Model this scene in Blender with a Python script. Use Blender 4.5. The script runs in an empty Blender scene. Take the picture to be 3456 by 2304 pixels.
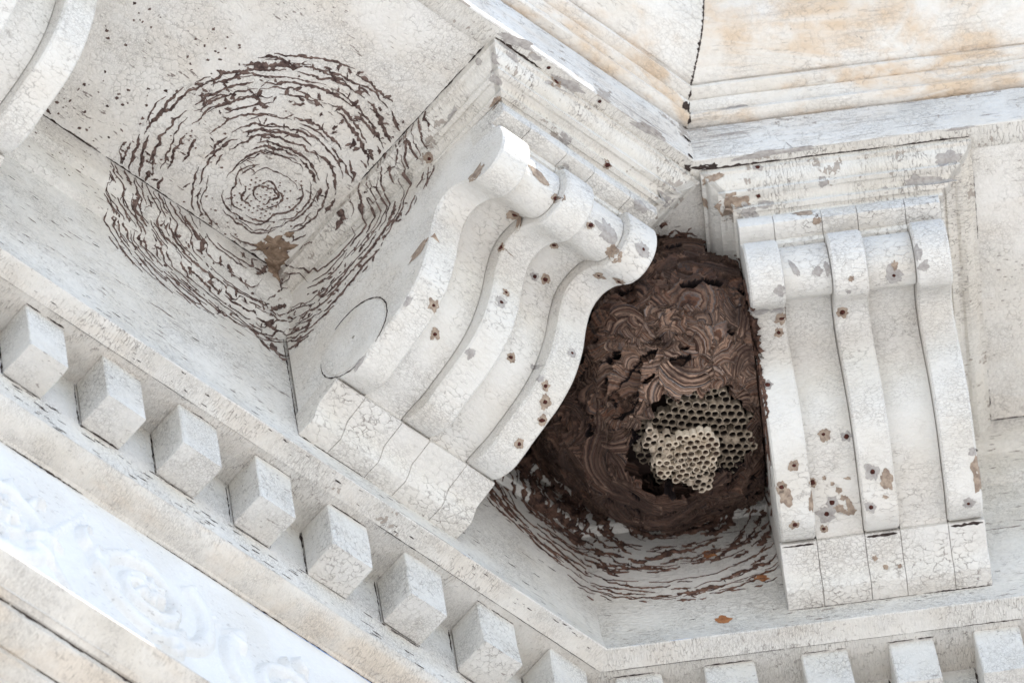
import bpy, bmesh, math, random
import numpy as np
from mathutils import Vector, noise
from mathutils.bvhtree import BVHTree

# ------------------------------------------------------------------ camera, sky, sun
U = 0.12                                   # one dentil pitch in metres
ORG = Vector((0.0, 0.0, 12.3))             # inner corner of the two walls, at the bed moulding
scene = bpy.context.scene

cam = bpy.data.cameras.new("camera")
cam_o = bpy.data.objects.new("camera", cam)
scene.collection.objects.link(cam_o)
CAM_U = Vector((-45.17142468, -38.04283572, -89.13696147))
cam_o.location = CAM_U * U + ORG
cam_o.rotation_euler = (math.radians(148.76746363), math.radians(5.78708203), math.radians(-40.13619111))
cam.sensor_width = 36.0
cam.lens = 360.0
cam.clip_start = 0.5
cam.clip_end = 2000
cam.dof.use_dof = True
cam.dof.focus_distance = 12.72
cam.dof.aperture_fstop = 6.5
scene.camera = cam_o

SUN_AZ = (0.417, -0.667)      # horizontal direction towards the sun
SUN_EL = 51.8
SUN_STRENGTH = 4.0
SKY_STRENGTH = 0.15
EXPOSURE = 1.07

world = bpy.data.worlds.new("World")
scene.world = world
world.use_nodes = True
wn = world.node_tree.nodes
wl = world.node_tree.links
for n in list(wn):
    wn.remove(n)
sky = wn.new('ShaderNodeTexSky')
sky.sky_type = 'NISHITA'
sky.sun_disc = False
sky.sun_elevation = math.radians(SUN_EL)
sky.sun_rotation = math.atan2(SUN_AZ[0], SUN_AZ[1])
sky.dust_density = 0.4
sky.ozone_density = 2.2
bg = wn.new('ShaderNodeBackground')
bg.inputs['Strength'].default_value = SKY_STRENGTH
wo = wn.new('ShaderNodeOutputWorld')
wl.new(sky.outputs['Color'], bg.inputs['Color'])
wl.new(bg.outputs[0], wo.inputs['Surface'])

sun = bpy.data.lights.new("sun", 'SUN')
sun.energy = SUN_STRENGTH
sun.angle = math.radians(0.5)
sun.color = (1.0, 0.955, 0.89)
sun_o = bpy.data.objects.new("sun", sun)
scene.collection.objects.link(sun_o)
h = math.hypot(*SUN_AZ)
ce = math.cos(math.radians(SUN_EL))
sdir = Vector((SUN_AZ[0] / h * ce, SUN_AZ[1] / h * ce, math.sin(math.radians(SUN_EL))))
sun_o.rotation_euler = sdir.to_track_quat('Z', 'Y').to_euler()
sun_o.location = (0, -5, 30)

scene.view_settings.view_transform = 'Standard'
scene.view_settings.look = 'None'
scene.view_settings.exposure = EXPOSURE
scene.view_settings.gamma = 1.0
scene.view_settings.use_curve_mapping = False
scene.cycles.max_bounces = 8
scene.cycles.diffuse_bounces = 5

random.seed(4)
rng = np.random.default_rng(7)
T225 = math.tan(math.radians(22.5))
C45 = math.cos(math.pi / 4)

def conv(side, t, o, z):
    """local facade coordinates (along wall, out of wall, up) -> building coordinates"""
    if side == 'A':
        return Vector((-t, -o, z))
    return Vector((t * C45 - o * C45, -t * C45 - o * C45, z))

def unconv(side, v):
    if side == 'A':
        return (-v.x, -v.y, v.z)
    return (v.x * C45 - v.y * C45, -v.x * C45 - v.y * C45, v.z)

def nz(x, y, z):
    return noise.noise(Vector((x, y, z)))

# ------------------------------------------------------------------ materials
class NT:
    def __init__(self, name):
        self.m = bpy.data.materials.new(name)
        self.m.use_nodes = True
        self.t = self.m.node_tree
        self.t.nodes.clear()
        self.out = self.t.nodes.new('ShaderNodeOutputMaterial')
        self.b = self.t.nodes.new('ShaderNodeBsdfPrincipled')
        self.t.links.new(self.b.outputs[0], self.out.inputs[0])
    def n(self, typ, **kw):
        nd = self.t.nodes.new(typ)
        for k, v in kw.items():
            setattr(nd, k, v)
        return nd
    def L(self, a, b):
        self.t.links.new(a, b)
    def math(self, op, a, b=None, clamp=False):
        nd = self.n('ShaderNodeMath', operation=op, use_clamp=clamp)
        for i, v in enumerate((a, b)):
            if v is None: continue
            if isinstance(v, (int, float)): nd.inputs[i].default_value = v
            else: self.L(v, nd.inputs[i])
        return nd.outputs[0]
    def vmul(self, a, vec, add=(0, 0, 0)):
        nd = self.n('ShaderNodeVectorMath', operation='MULTIPLY_ADD')
        self.L(a, nd.inputs[0])
        nd.inputs[1].default_value = vec
        if isinstance(add, tuple): nd.inputs[2].default_value = add
        else: self.L(add, nd.inputs[2])
        return nd.outputs[0]
    def noise(self, vec, scale=1, detail=3, rough=0.55, dist=0.0):
        nd = self.n('ShaderNodeTexNoise')
        self.L(vec, nd.inputs['Vector'])
        nd.inputs['Scale'].default_value = scale
        nd.inputs['Detail'].default_value = detail
        nd.inputs['Roughness'].default_value = rough
        nd.inputs['Distortion'].default_value = dist
        return nd
    def edge(self, vec, scale, rnd=1.0):
        nd = self.n('ShaderNodeTexVoronoi', feature='DISTANCE_TO_EDGE')
        self.L(vec, nd.inputs['Vector'])
        nd.inputs['Scale'].default_value = scale
        nd.inputs['Randomness'].default_value = rnd
        return nd.outputs['Distance']
    def ramp(self, v, a, b, x=0.0, y=1.0, smooth=True):
        nd = self.n('ShaderNodeMapRange')
        if smooth: nd.interpolation_type = 'SMOOTHSTEP'
        self.L(v, nd.inputs['Value'])
        for k, q in zip(('From Min', 'From Max', 'To Min', 'To Max'), (a, b, x, y)):
            nd.inputs[k].default_value = q
        return nd.outputs['Result']
    def mix(self, f, a, b):
        nd = self.n('ShaderNodeMix', data_type='RGBA')
        if isinstance(f, (int, float)): nd.inputs[0].default_value = f
        else: self.L(f, nd.inputs[0])
        for i, v in ((6, a), (7, b)):
            if isinstance(v, tuple): nd.inputs[i].default_value = (*v, 1) if len(v) == 3 else v
            else: self.L(v, nd.inputs[i])
        return nd.outputs[2]

def paint(name, stretch=(1, 1, 1), crack=0.8, fine=0.7, peel=0.0, specks=0.3, stain=0.0,
          big=10.0, base=(0.70, 0.682, 0.645), streak=0.0, seed=0.0, grey=0.25):
    """old white oil paint on timber: craquelure, flaking, dirt specks, tannin stains"""
    k = NT(name)
    at = k.n('ShaderNodeAttribute', attribute_name='loc')
    oi = k.n('ShaderNodeObjectInfo')
    off = k.math('MULTIPLY', oi.outputs['Random'], 37.0)
    cx = k.n('ShaderNodeCombineXYZ')
    k.L(off, cx.inputs[0]); k.L(off, cx.inputs[1]); cx.inputs[2].default_value = seed
    P = k.vmul(at.outputs['Vector'], (1, 1, 1), cx.outputs[0])
    n1 = k.noise(P, 1.25, 4, 0.6)
    s1 = k.n('ShaderNodeSeparateColor'); k.L(n1.outputs['Color'], s1.inputs[0])
    n2 = k.noise(P, 15.0, 3, 0.6)
    s2 = k.n('ShaderNodeSeparateColor'); k.L(n2.outputs['Color'], s2.inputs[0])
    Ps = k.vmul(P, stretch)
    Pw = k.vmul(n2.outputs['Color'], (0.085, 0.085, 0.085), Ps)
    e1 = k.edge(Pw, big)
    w1 = k.ramp(e1, 0.0, 0.085, 1.0, 0.0)
    c1 = k.math('MULTIPLY', w1, k.ramp(s1.outputs[0], 0.40, 0.60, crack * 0.12, crack))
    c1 = k.math('MULTIPLY', c1, k.ramp(s2.outputs[0], 0.38, 0.60, 0.12, 1.0))
    e2 = k.edge(Pw, big * 2.0)
    w2 = k.ramp(e2, 0.0, 0.11, 1.0, 0.0)
    c2 = k.math('MULTIPLY', w2, k.ramp(s1.outputs[1], 0.40, 0.62, fine * 0.08, fine * 0.62))
    cr = k.math('MAXIMUM', c1, c2)
    Pd = k.vmul(P, (7 * stretch[0] * 0.7, 17, 17))
    sp = k.noise(Pd, 1.7, 2, 0.6)
    spm = k.ramp(sp.outputs['Fac'], 0.635, 0.68, 0.0, specks)
    spm = k.math('MULTIPLY', spm, k.ramp(s1.outputs[2], 0.42, 0.60))
    col = k.mix(k.ramp(s1.outputs[2], 0.35, 0.70), base, tuple(c * q for c, q in zip(base, (0.92, 0.90, 0.87))))
    col = k.mix(k.ramp(s2.outputs[1], 0.35, 0.72, 0.0, grey), col, tuple(c * 0.74 for c in base))
    if stain > 0:
        t1 = k.noise(k.vmul(P, (0.45, 1.2, 1.2)), 0.95, 5, 0.6, 0.9)
        sm = k.math('MULTIPLY', k.ramp(t1.outputs['Fac'], 0.44, 0.58), k.ramp(s1.outputs[0], 0.32, 0.58), True)
        col = k.mix(k.math('MULTIPLY', sm, stain), col, (0.63, 0.49, 0.35))
    if streak > 0:
        s3 = k.noise(k.vmul(P, (0.9, 26, 26)), 1.3, 3, 0.6)
        sm = k.math('MULTIPLY', k.ramp(s3.outputs['Fac'], 0.56, 0.63), k.ramp(s1.outputs[1], 0.45, 0.60))
        col = k.mix(k.math('MULTIPLY', sm, streak), col, (0.34, 0.30, 0.27))
    col = k.mix(cr, col, (0.15, 0.125, 0.11))
    col = k.mix(spm, col, (0.15, 0.115, 0.10))
    hgt = k.math('SUBTRACT', 1.0, cr)
    if peel > 0:
        p1 = k.noise(P, 2.3, 5, 0.66)
        vc = k.n('ShaderNodeTexVoronoi', feature='F1')
        k.L(Pw, vc.inputs['Vector']); vc.inputs['Scale'].default_value = big * 1.2
        vb = k.n('ShaderNodeSeparateColor'); k.L(vc.outputs['Color'], vb.inputs[0])
        pv = k.math('ADD', p1.outputs['Fac'], k.math('MULTIPLY', vb.outputs[0], 0.10))
        pl = k.ramp(pv, 0.79 - peel * 0.12, 0.797 - peel * 0.12)
        wood = k.mix(s2.outputs[2], (0.26, 0.225, 0.195), (0.48, 0.43, 0.38))
        col = k.mix(pl, col, wood)
        hgt = k.math('SUBTRACT', hgt, k.math('MULTIPLY', pl, 0.8))
    hgt = k.math('ADD', hgt, k.math('MULTIPLY', s2.outputs[1], 0.5))
    hgt = k.math('ADD', hgt, k.ramp(e1, 0.0, 0.35, 0.0, 0.4))
    bp = k.n('ShaderNodeBump')
    bp.inputs['Strength'].default_value = 0.6
    bp.inputs['Distance'].default_value = 0.0014
    k.L(hgt, bp.inputs['Height'])
    k.L(bp.outputs[0], k.b.inputs['Normal'])
    k.L(col, k.b.inputs['Base Color'])
    k.b.inputs['Roughness'].default_value = 0.62
    k.b.inputs['Specular IOR Level'].default_value = 0.3
    return k.m

def simple(name, c1, c2, scale=30, rough=0.8, bump=0.4, obj=False, dist=0.002):
    k = NT(name)
    if obj:
        at = k.n('ShaderNodeTexCoord'); v = at.outputs['Object']
    else:
        at = k.n('ShaderNodeAttribute', attribute_name='loc'); v = at.outputs['Vector']
    nn = k.noise(v, scale, 4, 0.65)
    k.L(k.mix(k.ramp(nn.outputs['Fac'], 0.3, 0.7), c1, c2), k.b.inputs['Base Color'])
    bp = k.n('ShaderNodeBump'); bp.inputs['Strength'].default_value = bump; bp.inputs['Distance'].default_value = dist
    k.L(nn.outputs['Fac'], bp.inputs['Height']); k.L(bp.outputs[0], k.b.inputs['Normal'])
    k.b.inputs['Roughness'].default_value = rough
    k.b.inputs['Specular IOR Level'].default_value = 0.2
    return k.m

M_SOFFIT = paint('soffit paint', (1, 1, 1), 0.5, 0.6, 0.0, 0.8, 0.12, 14.0, seed=3, grey=0.18, base=(0.76, 0.74, 0.70))
M_WALL = paint('wall board paint', (0.5, 1.1, 1.1), 0.5, 0.8, 0.2, 1.0, 0.0, 15.0, seed=11, grey=0.35)
M_BED = paint('bed moulding paint', (2.4, 0.6, 0.6), 0.75, 0.7, 0.3, 0.4, 0.15, 13, seed=23, grey=0.22)
M_DENT = paint('dentil paint', (1.2, 1, 0.8), 0.6, 0.75, 0.15, 0.6, 0.0, 13.0, seed=31, grey=0.3)
M_LOW = paint('lower moulding paint', (2.4, 0.6, 0.6), 0.55, 0.7, 0.0, 0.3, 0.35, 13, seed=41, grey=0.22, base=(0.69, 0.655, 0.60))
M_FRIEZE = paint('frieze paint', (1, 1, 1), 0.05, 0.12, 0.0, 0.4, 0.0, 10.0, seed=47, grey=0.08, base=(0.76, 0.755, 0.74))
M_FASCIA = paint('fascia paint', (0.35, 1, 1), 0.5, 0.7, 0.85, 0.6, 0.2, 14.0, streak=0.9, seed=53)
M_CROWN = paint('crown paint', (0.7, 1, 1), 0.4, 0.4, 0.25, 0.3, 0.95, 11.0, streak=0.3, seed=61, base=(0.75, 0.725, 0.68))
M_CAP = paint('bracket cap paint', (2.2, 0.6, 0.6), 0.85, 0.5, 0.85, 0.4, 0.12, 11, seed=71, grey=0.18, base=(0.70, 0.68, 0.635))
M_BRK = paint('bracket paint', (0.6, 1.3, 1.3), 0.52, 0.6, 0.0, 0.10, 0.08, 13, seed=83, grey=0.1)
M_BASE = paint('bracket base paint', (0.8, 1.2, 1.2), 0.75, 0.8, 0.1, 0.2, 0.03, 12, seed=97, grey=0.3)
M_CHIP = simple('bare wood', (0.22, 0.165, 0.13), (0.40, 0.32, 0.25), 18, 0.85, 0.5)
M_CHIPG = simple('grey primer', (0.30, 0.275, 0.26), (0.44, 0.415, 0.39), 18, 0.85, 0.5)
M_RUST = simple('rusty nail head', (0.035, 0.012, 0.010), (0.09, 0.028, 0.02), 40, 0.9, 0.5)
M_GAP = simple('open joint', (0.03, 0.022, 0.02), (0.06, 0.045, 0.04), 20, 0.95, 0.3)
M_SCAR = simple('dried nest paper', (0.045, 0.028, 0.026), (0.19, 0.135, 0.115), 14, 0.95, 0.9)
M_MUD = simple('mud', (0.16, 0.11, 0.075), (0.30, 0.22, 0.16), 16, 0.95, 0.9)

# ------------------------------------------------------------------ mesh helpers
def link(name, verts, faces, mat, parent=None, locs=None, smooth=True, angle=32, mats=None, fmat=None):
    me = bpy.data.meshes.new(name)
    me.from_pydata([tuple(v * U) for v in verts], [], faces)
    if smooth:
        me.polygons.foreach_set('use_smooth', [True] * len(me.polygons))
    me.update()
    if smooth:
        me.set_sharp_from_angle(angle=math.radians(angle))
    if locs is not None:
        a = me.attributes.new('loc', 'FLOAT_VECTOR', 'POINT')
        a.data.foreach_set('vector', np.array(locs, dtype=np.float32).ravel())
    for mm in (mats or [mat]):
        me.materials.append(mm)
    if fmat is not None:
        me.polygons.foreach_set('material_index', fmat)
    ob = bpy.data.objects.new(name, me)
    scene.collection.objects.link(ob)
    if parent is not None:
        ob.parent = parent
    return ob

def thing(name, label, cat, loc):
    o = bpy.data.objects.new(name, None)
    o.empty_display_size = 0.1
    scene.collection.objects.link(o)
    o.location = loc
    o['label'] = label
    o['category'] = cat
    return o

class MB:
    def __init__(self): self.v = []; self.f = []; self.l = []; self.m = []
    def add(self, vs, ls, fs, mi=0):
        b = len(self.v)
        self.v += vs; self.l += ls
        self.f += [tuple(b + i for i in f) for f in fs]
        self.m += [mi] * len(fs)
    def build(self, name, mat, parent, **kw):
        return link(name, self.v, self.f, mat, parent, self.l, **kw)

def run(name, prof, mat, parent, ta=11.5, tb=9.0, step=0.10, jit=0.006, sides='AB', t0=None):
    mb = MB()
    for side in sides:
        tm = ta if side == 'A' else tb
        n = int(tm / step) + 1
        vs = []; ls = []
        sh = 0 if side == 'A' else 40
        for i, (o, z) in enumerate(prof):
            ts = o * T225 if t0 is None else t0
            for j in range(n + 1):
                t = ts + (tm - ts) * (j / n)
                e = min(1.0, (t - ts) * 3)
                a = nz(t * 0.7 + sh, i * 3.1, 1.7) + 0.5 * nz(t * 3.3 + sh, i * 5.3, 8.1) + 0.35 * nz(t * 14 + sh, i * 5.3, 2.1)
                b = nz(t * 0.7 + sh, i * 4.1, 5.7) + 0.5 * nz(t * 3.9 + sh, i * 2.3, 3.1) + 0.35 * nz(t * 13 + sh, i * 5.3, 7.1)
                oo = o + jit * a * e; zz = z + jit * b * e
                vs.append(conv(side, t, oo, zz)); ls.append((t + sh, oo, zz))
        m = n + 1
        fs = []
        for i in range(len(prof) - 1):
            for j in range(n):
                q = (i * m + j, i * m + j + 1, (i + 1) * m + j + 1, (i + 1) * m + j)
                fs.append(q if side == 'B' else q[::-1])
        mb.add(vs, ls, fs)
    return mb.build(name, mat, parent)

def poly_offset(poly, d):
    n = len(poly)
    area = sum(poly[i][0] * poly[(i + 1) % n][1] - poly[(i + 1) % n][0] * poly[i][1] for i in range(n))
    s = 1 if area > 0 else -1
    out = []
    for i in range(n):
        p0 = Vector(poly[i - 1]); p1 = Vector(poly[i]); p2 = Vector(poly[(i + 1) % n])
        e1 = (p1 - p0); e2 = (p2 - p1)
        if e1.length < 1e-6: e1 = e2
        if e2.length < 1e-6: e2 = e1
        n1 = Vector((-e1.y, e1.x)).normalized(); n2 = Vector((-e2.y, e2.x)).normalized()
        nn = (n1 + n2)
        if nn.length < 1e-3: nn = n1
        nn.normalize()
        k = d / max(0.45, nn.dot(n1))
        p = p1 + nn * k * s
        out.append((p.x, p.y))
    return out

def prism(mb, side, poly, t0, t1, skew=0.0, bevel=0.014, jit=0.005, seed=0.0, step=0.09, closed=True):
    """closed (o,z) outline pushed along the wall from t0 to t1"""
    n = max(2, int(abs(t1 - t0) / step))
    ins = poly_offset(poly, bevel)
    rings = [(t0, ins)] + [(t0 + bevel + (t1 - t0 - 2 * bevel) * j / n, poly) for j in range(n + 1)] + [(t1, ins)]
    vs = []; ls = []
    sh = 0 if side == 'A' else 40
    for (t, pl) in rings:
        for (o, z) in pl:
            a = nz(o * 1.3 + seed, z * 1.3, t * 1.1) + 0.4 * nz(o * 8 + seed, z * 8, t * 8)
            b = nz(o * 1.3, z * 1.3 + seed + 9, t * 1.1) + 0.4 * nz(o * 8 + seed, z * 8 + 5, t * 8)
            oo = o + jit * a; zz = z + jit * b; tt = t - skew * o
            vs.append(conv(side, tt, oo, zz)); ls.append((tt + sh, oo, zz))
    m = len(poly); fs = []
    for r in range(len(rings) - 1):
        for i in range(m):
            j = (i + 1) % m
            fs.append((r * m + i, r * m + j, (r + 1) * m + j, (r + 1) * m + i))
    fs.append(tuple(range(m - 1, -1, -1)))
    fs.append(tuple((len(rings) - 1) * m + i for i in range(m)))
    mb.add(vs, ls, fs)

def smooth_curve(pts, n=6):
    """Catmull-Rom through (o,z) points"""
    out = []
    P = [pts[0]] + list(pts) + [pts[-1]]
    for i in range(1, len(P) - 2):
        p0, p1, p2, p3 = (Vector(q) for q in P[i - 1:i + 3])
        for j in range(n):
            t = j / n
            q = 0.5 * ((2 * p1) + (p2 - p0) * t + (2 * p0 - 5 * p1 + 4 * p2 - p3) * t * t + (3 * p1 - p0 - 3 * p2 + p3) * t ** 3)
            out.append((q.x, q.y))
    out.append(tuple(pts[-1]))
    return out

# ------------------------------------------------------------------ the house eaves
house = thing('house', 'old house corner with weathered white wooden eaves, scroll brackets and dentils', 'house', ORG)

run('soffit', [(0.15, 3.25), (0.8, 3.25), (1.6, 3.25), (2.4, 3.25), (3.2, 3.25), (3.64, 3.25)], M_SOFFIT, house, jit=0.004, step=0.25)
run('soffit_border', [(3.60, 3.246), (3.64, 3.225), (3.75, 3.222), (3.872, 3.222)], M_CAP, house)
run('wall_board', [(0.20, 3.26), (0.20, 2.84), (0.185, 2.80), (0.11, 2.74), (0.10, 2.70), (0.10, 2.38), (0.085, 2.34), (0.0, 2.28), (0.0, 1.9), (0.0, 1.4), (0.0, 1.0), (0.0, 0.55), (0.004, 0.36), (0.02, 0.2), (0.045, 0.08), (0.059, 0.012)], M_WALL, house)
run('bed_moulding', [(0.059, 0.013), (0.065, 0.0), (0.055, -0.014), (-0.02, -0.03), (-0.10, -0.05), (-0.165, -0.075), (-0.175, -0.065), (-0.30, -0.060), (-0.72, -0.055)], M_BED, house)
run('dentil_board', [(-0.72, -0.05), (-0.72, -0.5), (-0.72, -0.9), (-0.72, -1.285), (-0.728, -1.30)], M_DENT, house)
run('lower_moulding', [(-0.728, -1.297), (-0.70, -1.302), (-0.70, -1.33), (-0.735, -1.375), (-0.80, -1.43), (-0.88, -1.46), (-0.96, -1.475), (-1.01, -1.478), (-1.03, -1.50), (-1.06, -1.505)], M_LOW, house)
run('frieze_panel', [(-1.06, -1.50), (-1.06, -2.2), (-1.06, -3.0), (-1.06, -3.8), (-1.06, -4.4)], M_FRIEZE, house, jit=0.01)

def frieze_relief():
    """low carved rinceau: scrolls with rosettes and leaves, thick with old paint"""
    ts = np.arange(1.0, 10.0, 0.028); zs = np.arange(-4.10, -1.62, 0.028)
    Tg, Zg = np.meshgrid(ts, zs, indexing='ij')
    H = np.zeros_like(Tg)
    def stroke(pts, w0, w1, h):
        nonlocal H
        n = len(pts)
        for i, (x, y) in enumerate(pts):
            w = w0 + (w1 - w0) * i / max(1, n - 1)
            m = (np.abs(Tg - x) < w) & (np.abs(Zg - y) < w)
            d2 = ((Tg[m] - x) ** 2 + (Zg[m] - y) ** 2) / (w * w)
            H[m] = np.maximum(H[m], h * np.sqrt(np.clip(1 - d2, 0, 1)))
    rr = random.Random(3)
    k = 0
    for cx in np.arange(1.8, 10.5, 1.9):
        k += 1; sg = 1 if k % 2 else -1; cz = -2.85 + 0.12 * sg
        sp = []
        for j in range(150):
            a = j * 0.085; r = 0.88 * math.exp(-0.115 * a)
            sp.append((cx + sg * r * math.cos(a + 2.4), cz + r * math.sin(a + 2.4)))
        stroke(sp, 0.12, 0.05, 0.10)
        for j in range(7):
            a = j * 2 * math.pi / 7
            stroke([(cx + (0.07 + 0.022 * q) * math.cos(a), cz + (0.07 + 0.022 * q) * math.sin(a)) for q in range(6)], 0.045, 0.075, 0.15)
        for j in range(11):
            a = rr.uniform(0, 6.28); r0 = rr.uniform(0.35, 0.85)
            x0 = cx + r0 * math.cos(a); y0 = cz + r0 * math.sin(a); b = a + rr.uniform(0.5, 1.4) * sg
            L = rr.uniform(0.2, 0.42)
            stroke([(x0 + L * q / 9 * math.cos(b + q * 0.09), y0 + L * q / 9 * math.sin(b + q * 0.09)) for q in range(10)], 0.08, 0.025, 0.12)
        stroke([(cx + 0.95 + 0.30 * math.sin(q * 0.2) * sg, -3.75 + q * 0.09) for q in range(21)], 0.07, 0.05, 0.06)
    for _ in range(1):
        H[1:-1, 1:-1] = (H[1:-1, 1:-1] * 2 + H[2:, 1:-1] + H[:-2, 1:-1] + H[1:-1, 2:] + H[1:-1, :-2]) / 6
    nt, nzs = Tg.shape
    vs = [conv('A', Tg[i, j], -1.07 + H[i, j], Zg[i, j]) for i in range(nt) for j in range(nzs)]
    ls = [(Tg[i, j], -1.07 + H[i, j], Zg[i, j]) for i in range(nt) for j in range(nzs)]
    fs = [(i * nzs + j, i * nzs + j + 1, (i + 1) * nzs + j + 1, (i + 1) * nzs + j) for i in range(nt - 1) for j in range(nzs - 1)
          if max(H[i, j], H[i + 1, j], H[i, j + 1], H[i + 1, j + 1]) > 0.004]
    link('frieze_carving', vs, fs, M_FRIEZE, house, ls, angle=60)
frieze_relief()
run('architrave', [(-1.06, -4.15), (-0.84, -4.17), (-0.80, -4.20), (-0.79, -4.24), (-0.83, -4.27), (-1.13, -4.43), (-1.17, -4.42), (-1.17, -4.52), (-1.20, -4.55), (-1.48, -4.65), (-1.50, -4.64), (-1.50, -4.74), (-1.56, -4.77), (-1.70, -4.81), (-1.70, -4.90), (-1.76, -4.92), (-2.1, -5.0), (-2.15, -5.05), (-2.2, -6.4)], M_LOW, house)
run('fascia', [(3.872, 3.222), (3.885, 3.224), (3.893, 3.24), (3.90, 3.45), (3.90, 3.86), (3.885, 3.878), (3.80, 3.88)], M_FASCIA, house, jit=0.008)
crown_prof = smooth_curve([(4.16, 4.33), (4.22, 4.34), (4.34, 4.42), (4.50, 4.52), (4.66, 4.68), (4.78, 4.92), (4.85, 5.15)], 3)
run('crown_moulding', [(3.80, 3.925), (3.94, 3.915), (3.99, 3.93), (4.015, 3.96), (4.01, 4.01), (3.965, 4.03), (3.97, 4.05), (4.03, 4.10), (4.06, 4.17), (4.035, 4.215), (4.13, 4.235), (4.165, 4.255), (4.168, 4.295), (4.12, 4.315)] + crown_prof +
    [(4.88, 5.30), (5.25, 5.33), (5.25, 5.60)], M_CROWN, house, jit=0.008)  # unseen outer lip, its reach shaped to shade the upper fascia
run('roof_blocker', [(5.25, 5.60), (5.29, 5.62), (2.0, 6.6), (-4.0, 8.5)], simple('roof metal', (0.10, 0.09, 0.085), (0.16, 0.15, 0.14), 3), house, step=1.0, ta=14, tb=14)  # unseen sheet added above the crown to block sun and sky
run('house_wall', [(-2.2, -6.4), (-2.2, -30), (-2.2, -60), (-2.2, -101.5)], M_FRIEZE, house, step=2.0)

# dark open joints between boards
run('joint', [(3.82, 3.86), (3.82, 3.94)], M_GAP, house)

# dentils ----------------------------------------------------------
def dentil(side, ta, tb, i):
    mb = MB()
    r = random.Random(i * 7 + (0 if side == 'A' else 100))
    j = lambda s: r.uniform(-s, s)
    poly = [(-0.71, -0.056), (-0.26 + j(.012), -0.058), (-0.26 + j(.012), -0.45), (-0.26 + j(.015), -0.845 + j(.015)), (-0.5, -0.845 + j(.012)), (-0.71, -0.845 + j(.015)), (-0.71, -0.45)]
    prism(mb, side, poly, ta + j(.02), tb + j(.02), bevel=0.010 + abs(j(.012)), jit=0.010, seed=i * 3.3 + r.random() * 9)
    return mb.build('dentil', M_DENT, house)
for i in range(12):
    tl = 7.548 + 3 - i
    if tl < 0.3: break
    dentil('A', tl - 0.508, tl, i)
for i, t in enumerate((0.06, 1.02, 2.014, 2.938, 3.85, 4.80, 5.75, 6.7)):
    dentil('B', t, t + 0.50, i)

# brackets ----------------------------------------------------------
RIB = smooth_curve([(0.60, 0.76), (0.70, 0.655), (0.84, 0.60), (0.98, 0.60), (1.15, 0.68), (1.415, 0.79), (1.64, 0.89), (1.80, 1.01), (1.95, 1.17),
                    (2.11, 1.47), (2.22, 1.80), (2.34, 2.02), (2.50, 2.09), (2.66, 2.03), (2.77, 1.93)], 4) + \
      smooth_curve([(2.785, 1.915), (2.86, 1.83), (2.96, 1.785), (3.07, 1.785), (3.18, 1.84), (3.28, 1.95), (3.335, 2.10), (3.34, 2.26), (3.30, 2.40), (3.22, 2.47)], 4)
RIB_POLY = [(0.02, 3.22), (0.02, 0.66), (0.3, 0.62), (0.5, 0.64), (0.57, 0.70)] + RIB + [(3.10, 2.50), (3.05, 2.60), (3.05, 2.80)]
CH = smooth_curve([(0.56, 0.70), (0.66, 0.755), (0.80, 0.785), (0.94, 0.80), (1.08, 0.85), (1.33, 0.95), (1.52, 1.05), (1.67, 1.17), (1.80, 1.32),
                   (1.95, 1.59), (2.07, 1.92), (2.20, 2.16), (2.39, 2.27), (2.60, 2.25), (2.71, 2.14)], 4) + \
     smooth_curve([(2.75, 2.075), (2.83, 1.97), (2.94, 1.915), (3.04, 1.92), (3.13, 1.965), (3.195, 2.06), (3.23, 2.17), (3.23, 2.29), (3.20, 2.39), (3.13, 2.45)], 4)
CH_POLY = [(0.02, 3.22), (0.02, 0.66), (0.3, 0.62), (0.5, 0.66)] + CH + [(3.08, 2.50), (3.05, 2.60), (3.05, 2.80)]
BASE_POLY = [(0.005, 0.75), (0.005, 0.365), (0.05, 0.372), (0.21, 0.385), (0.225, 0.392), (0.275, 0.455), (0.325, 0.545), (0.335, 0.562), (0.345, 0.572), (0.45, 0.605), (0.60, 0.658), (0.62, 0.668), (0.628, 0.68), (0.62, 0.74), (0.5, 0.9)]
NECK_POLY = [(2.9, 2.80), (2.9, 2.45), (3.12, 2.43), (3.20, 2.46), (3.215, 2.51), (3.205, 2.545), (3.37, 2.555), (3.395, 2.57), (3.40, 2.60), (3.40, 2.70), (3.385, 2.745), (3.36, 2.80)]

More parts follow.
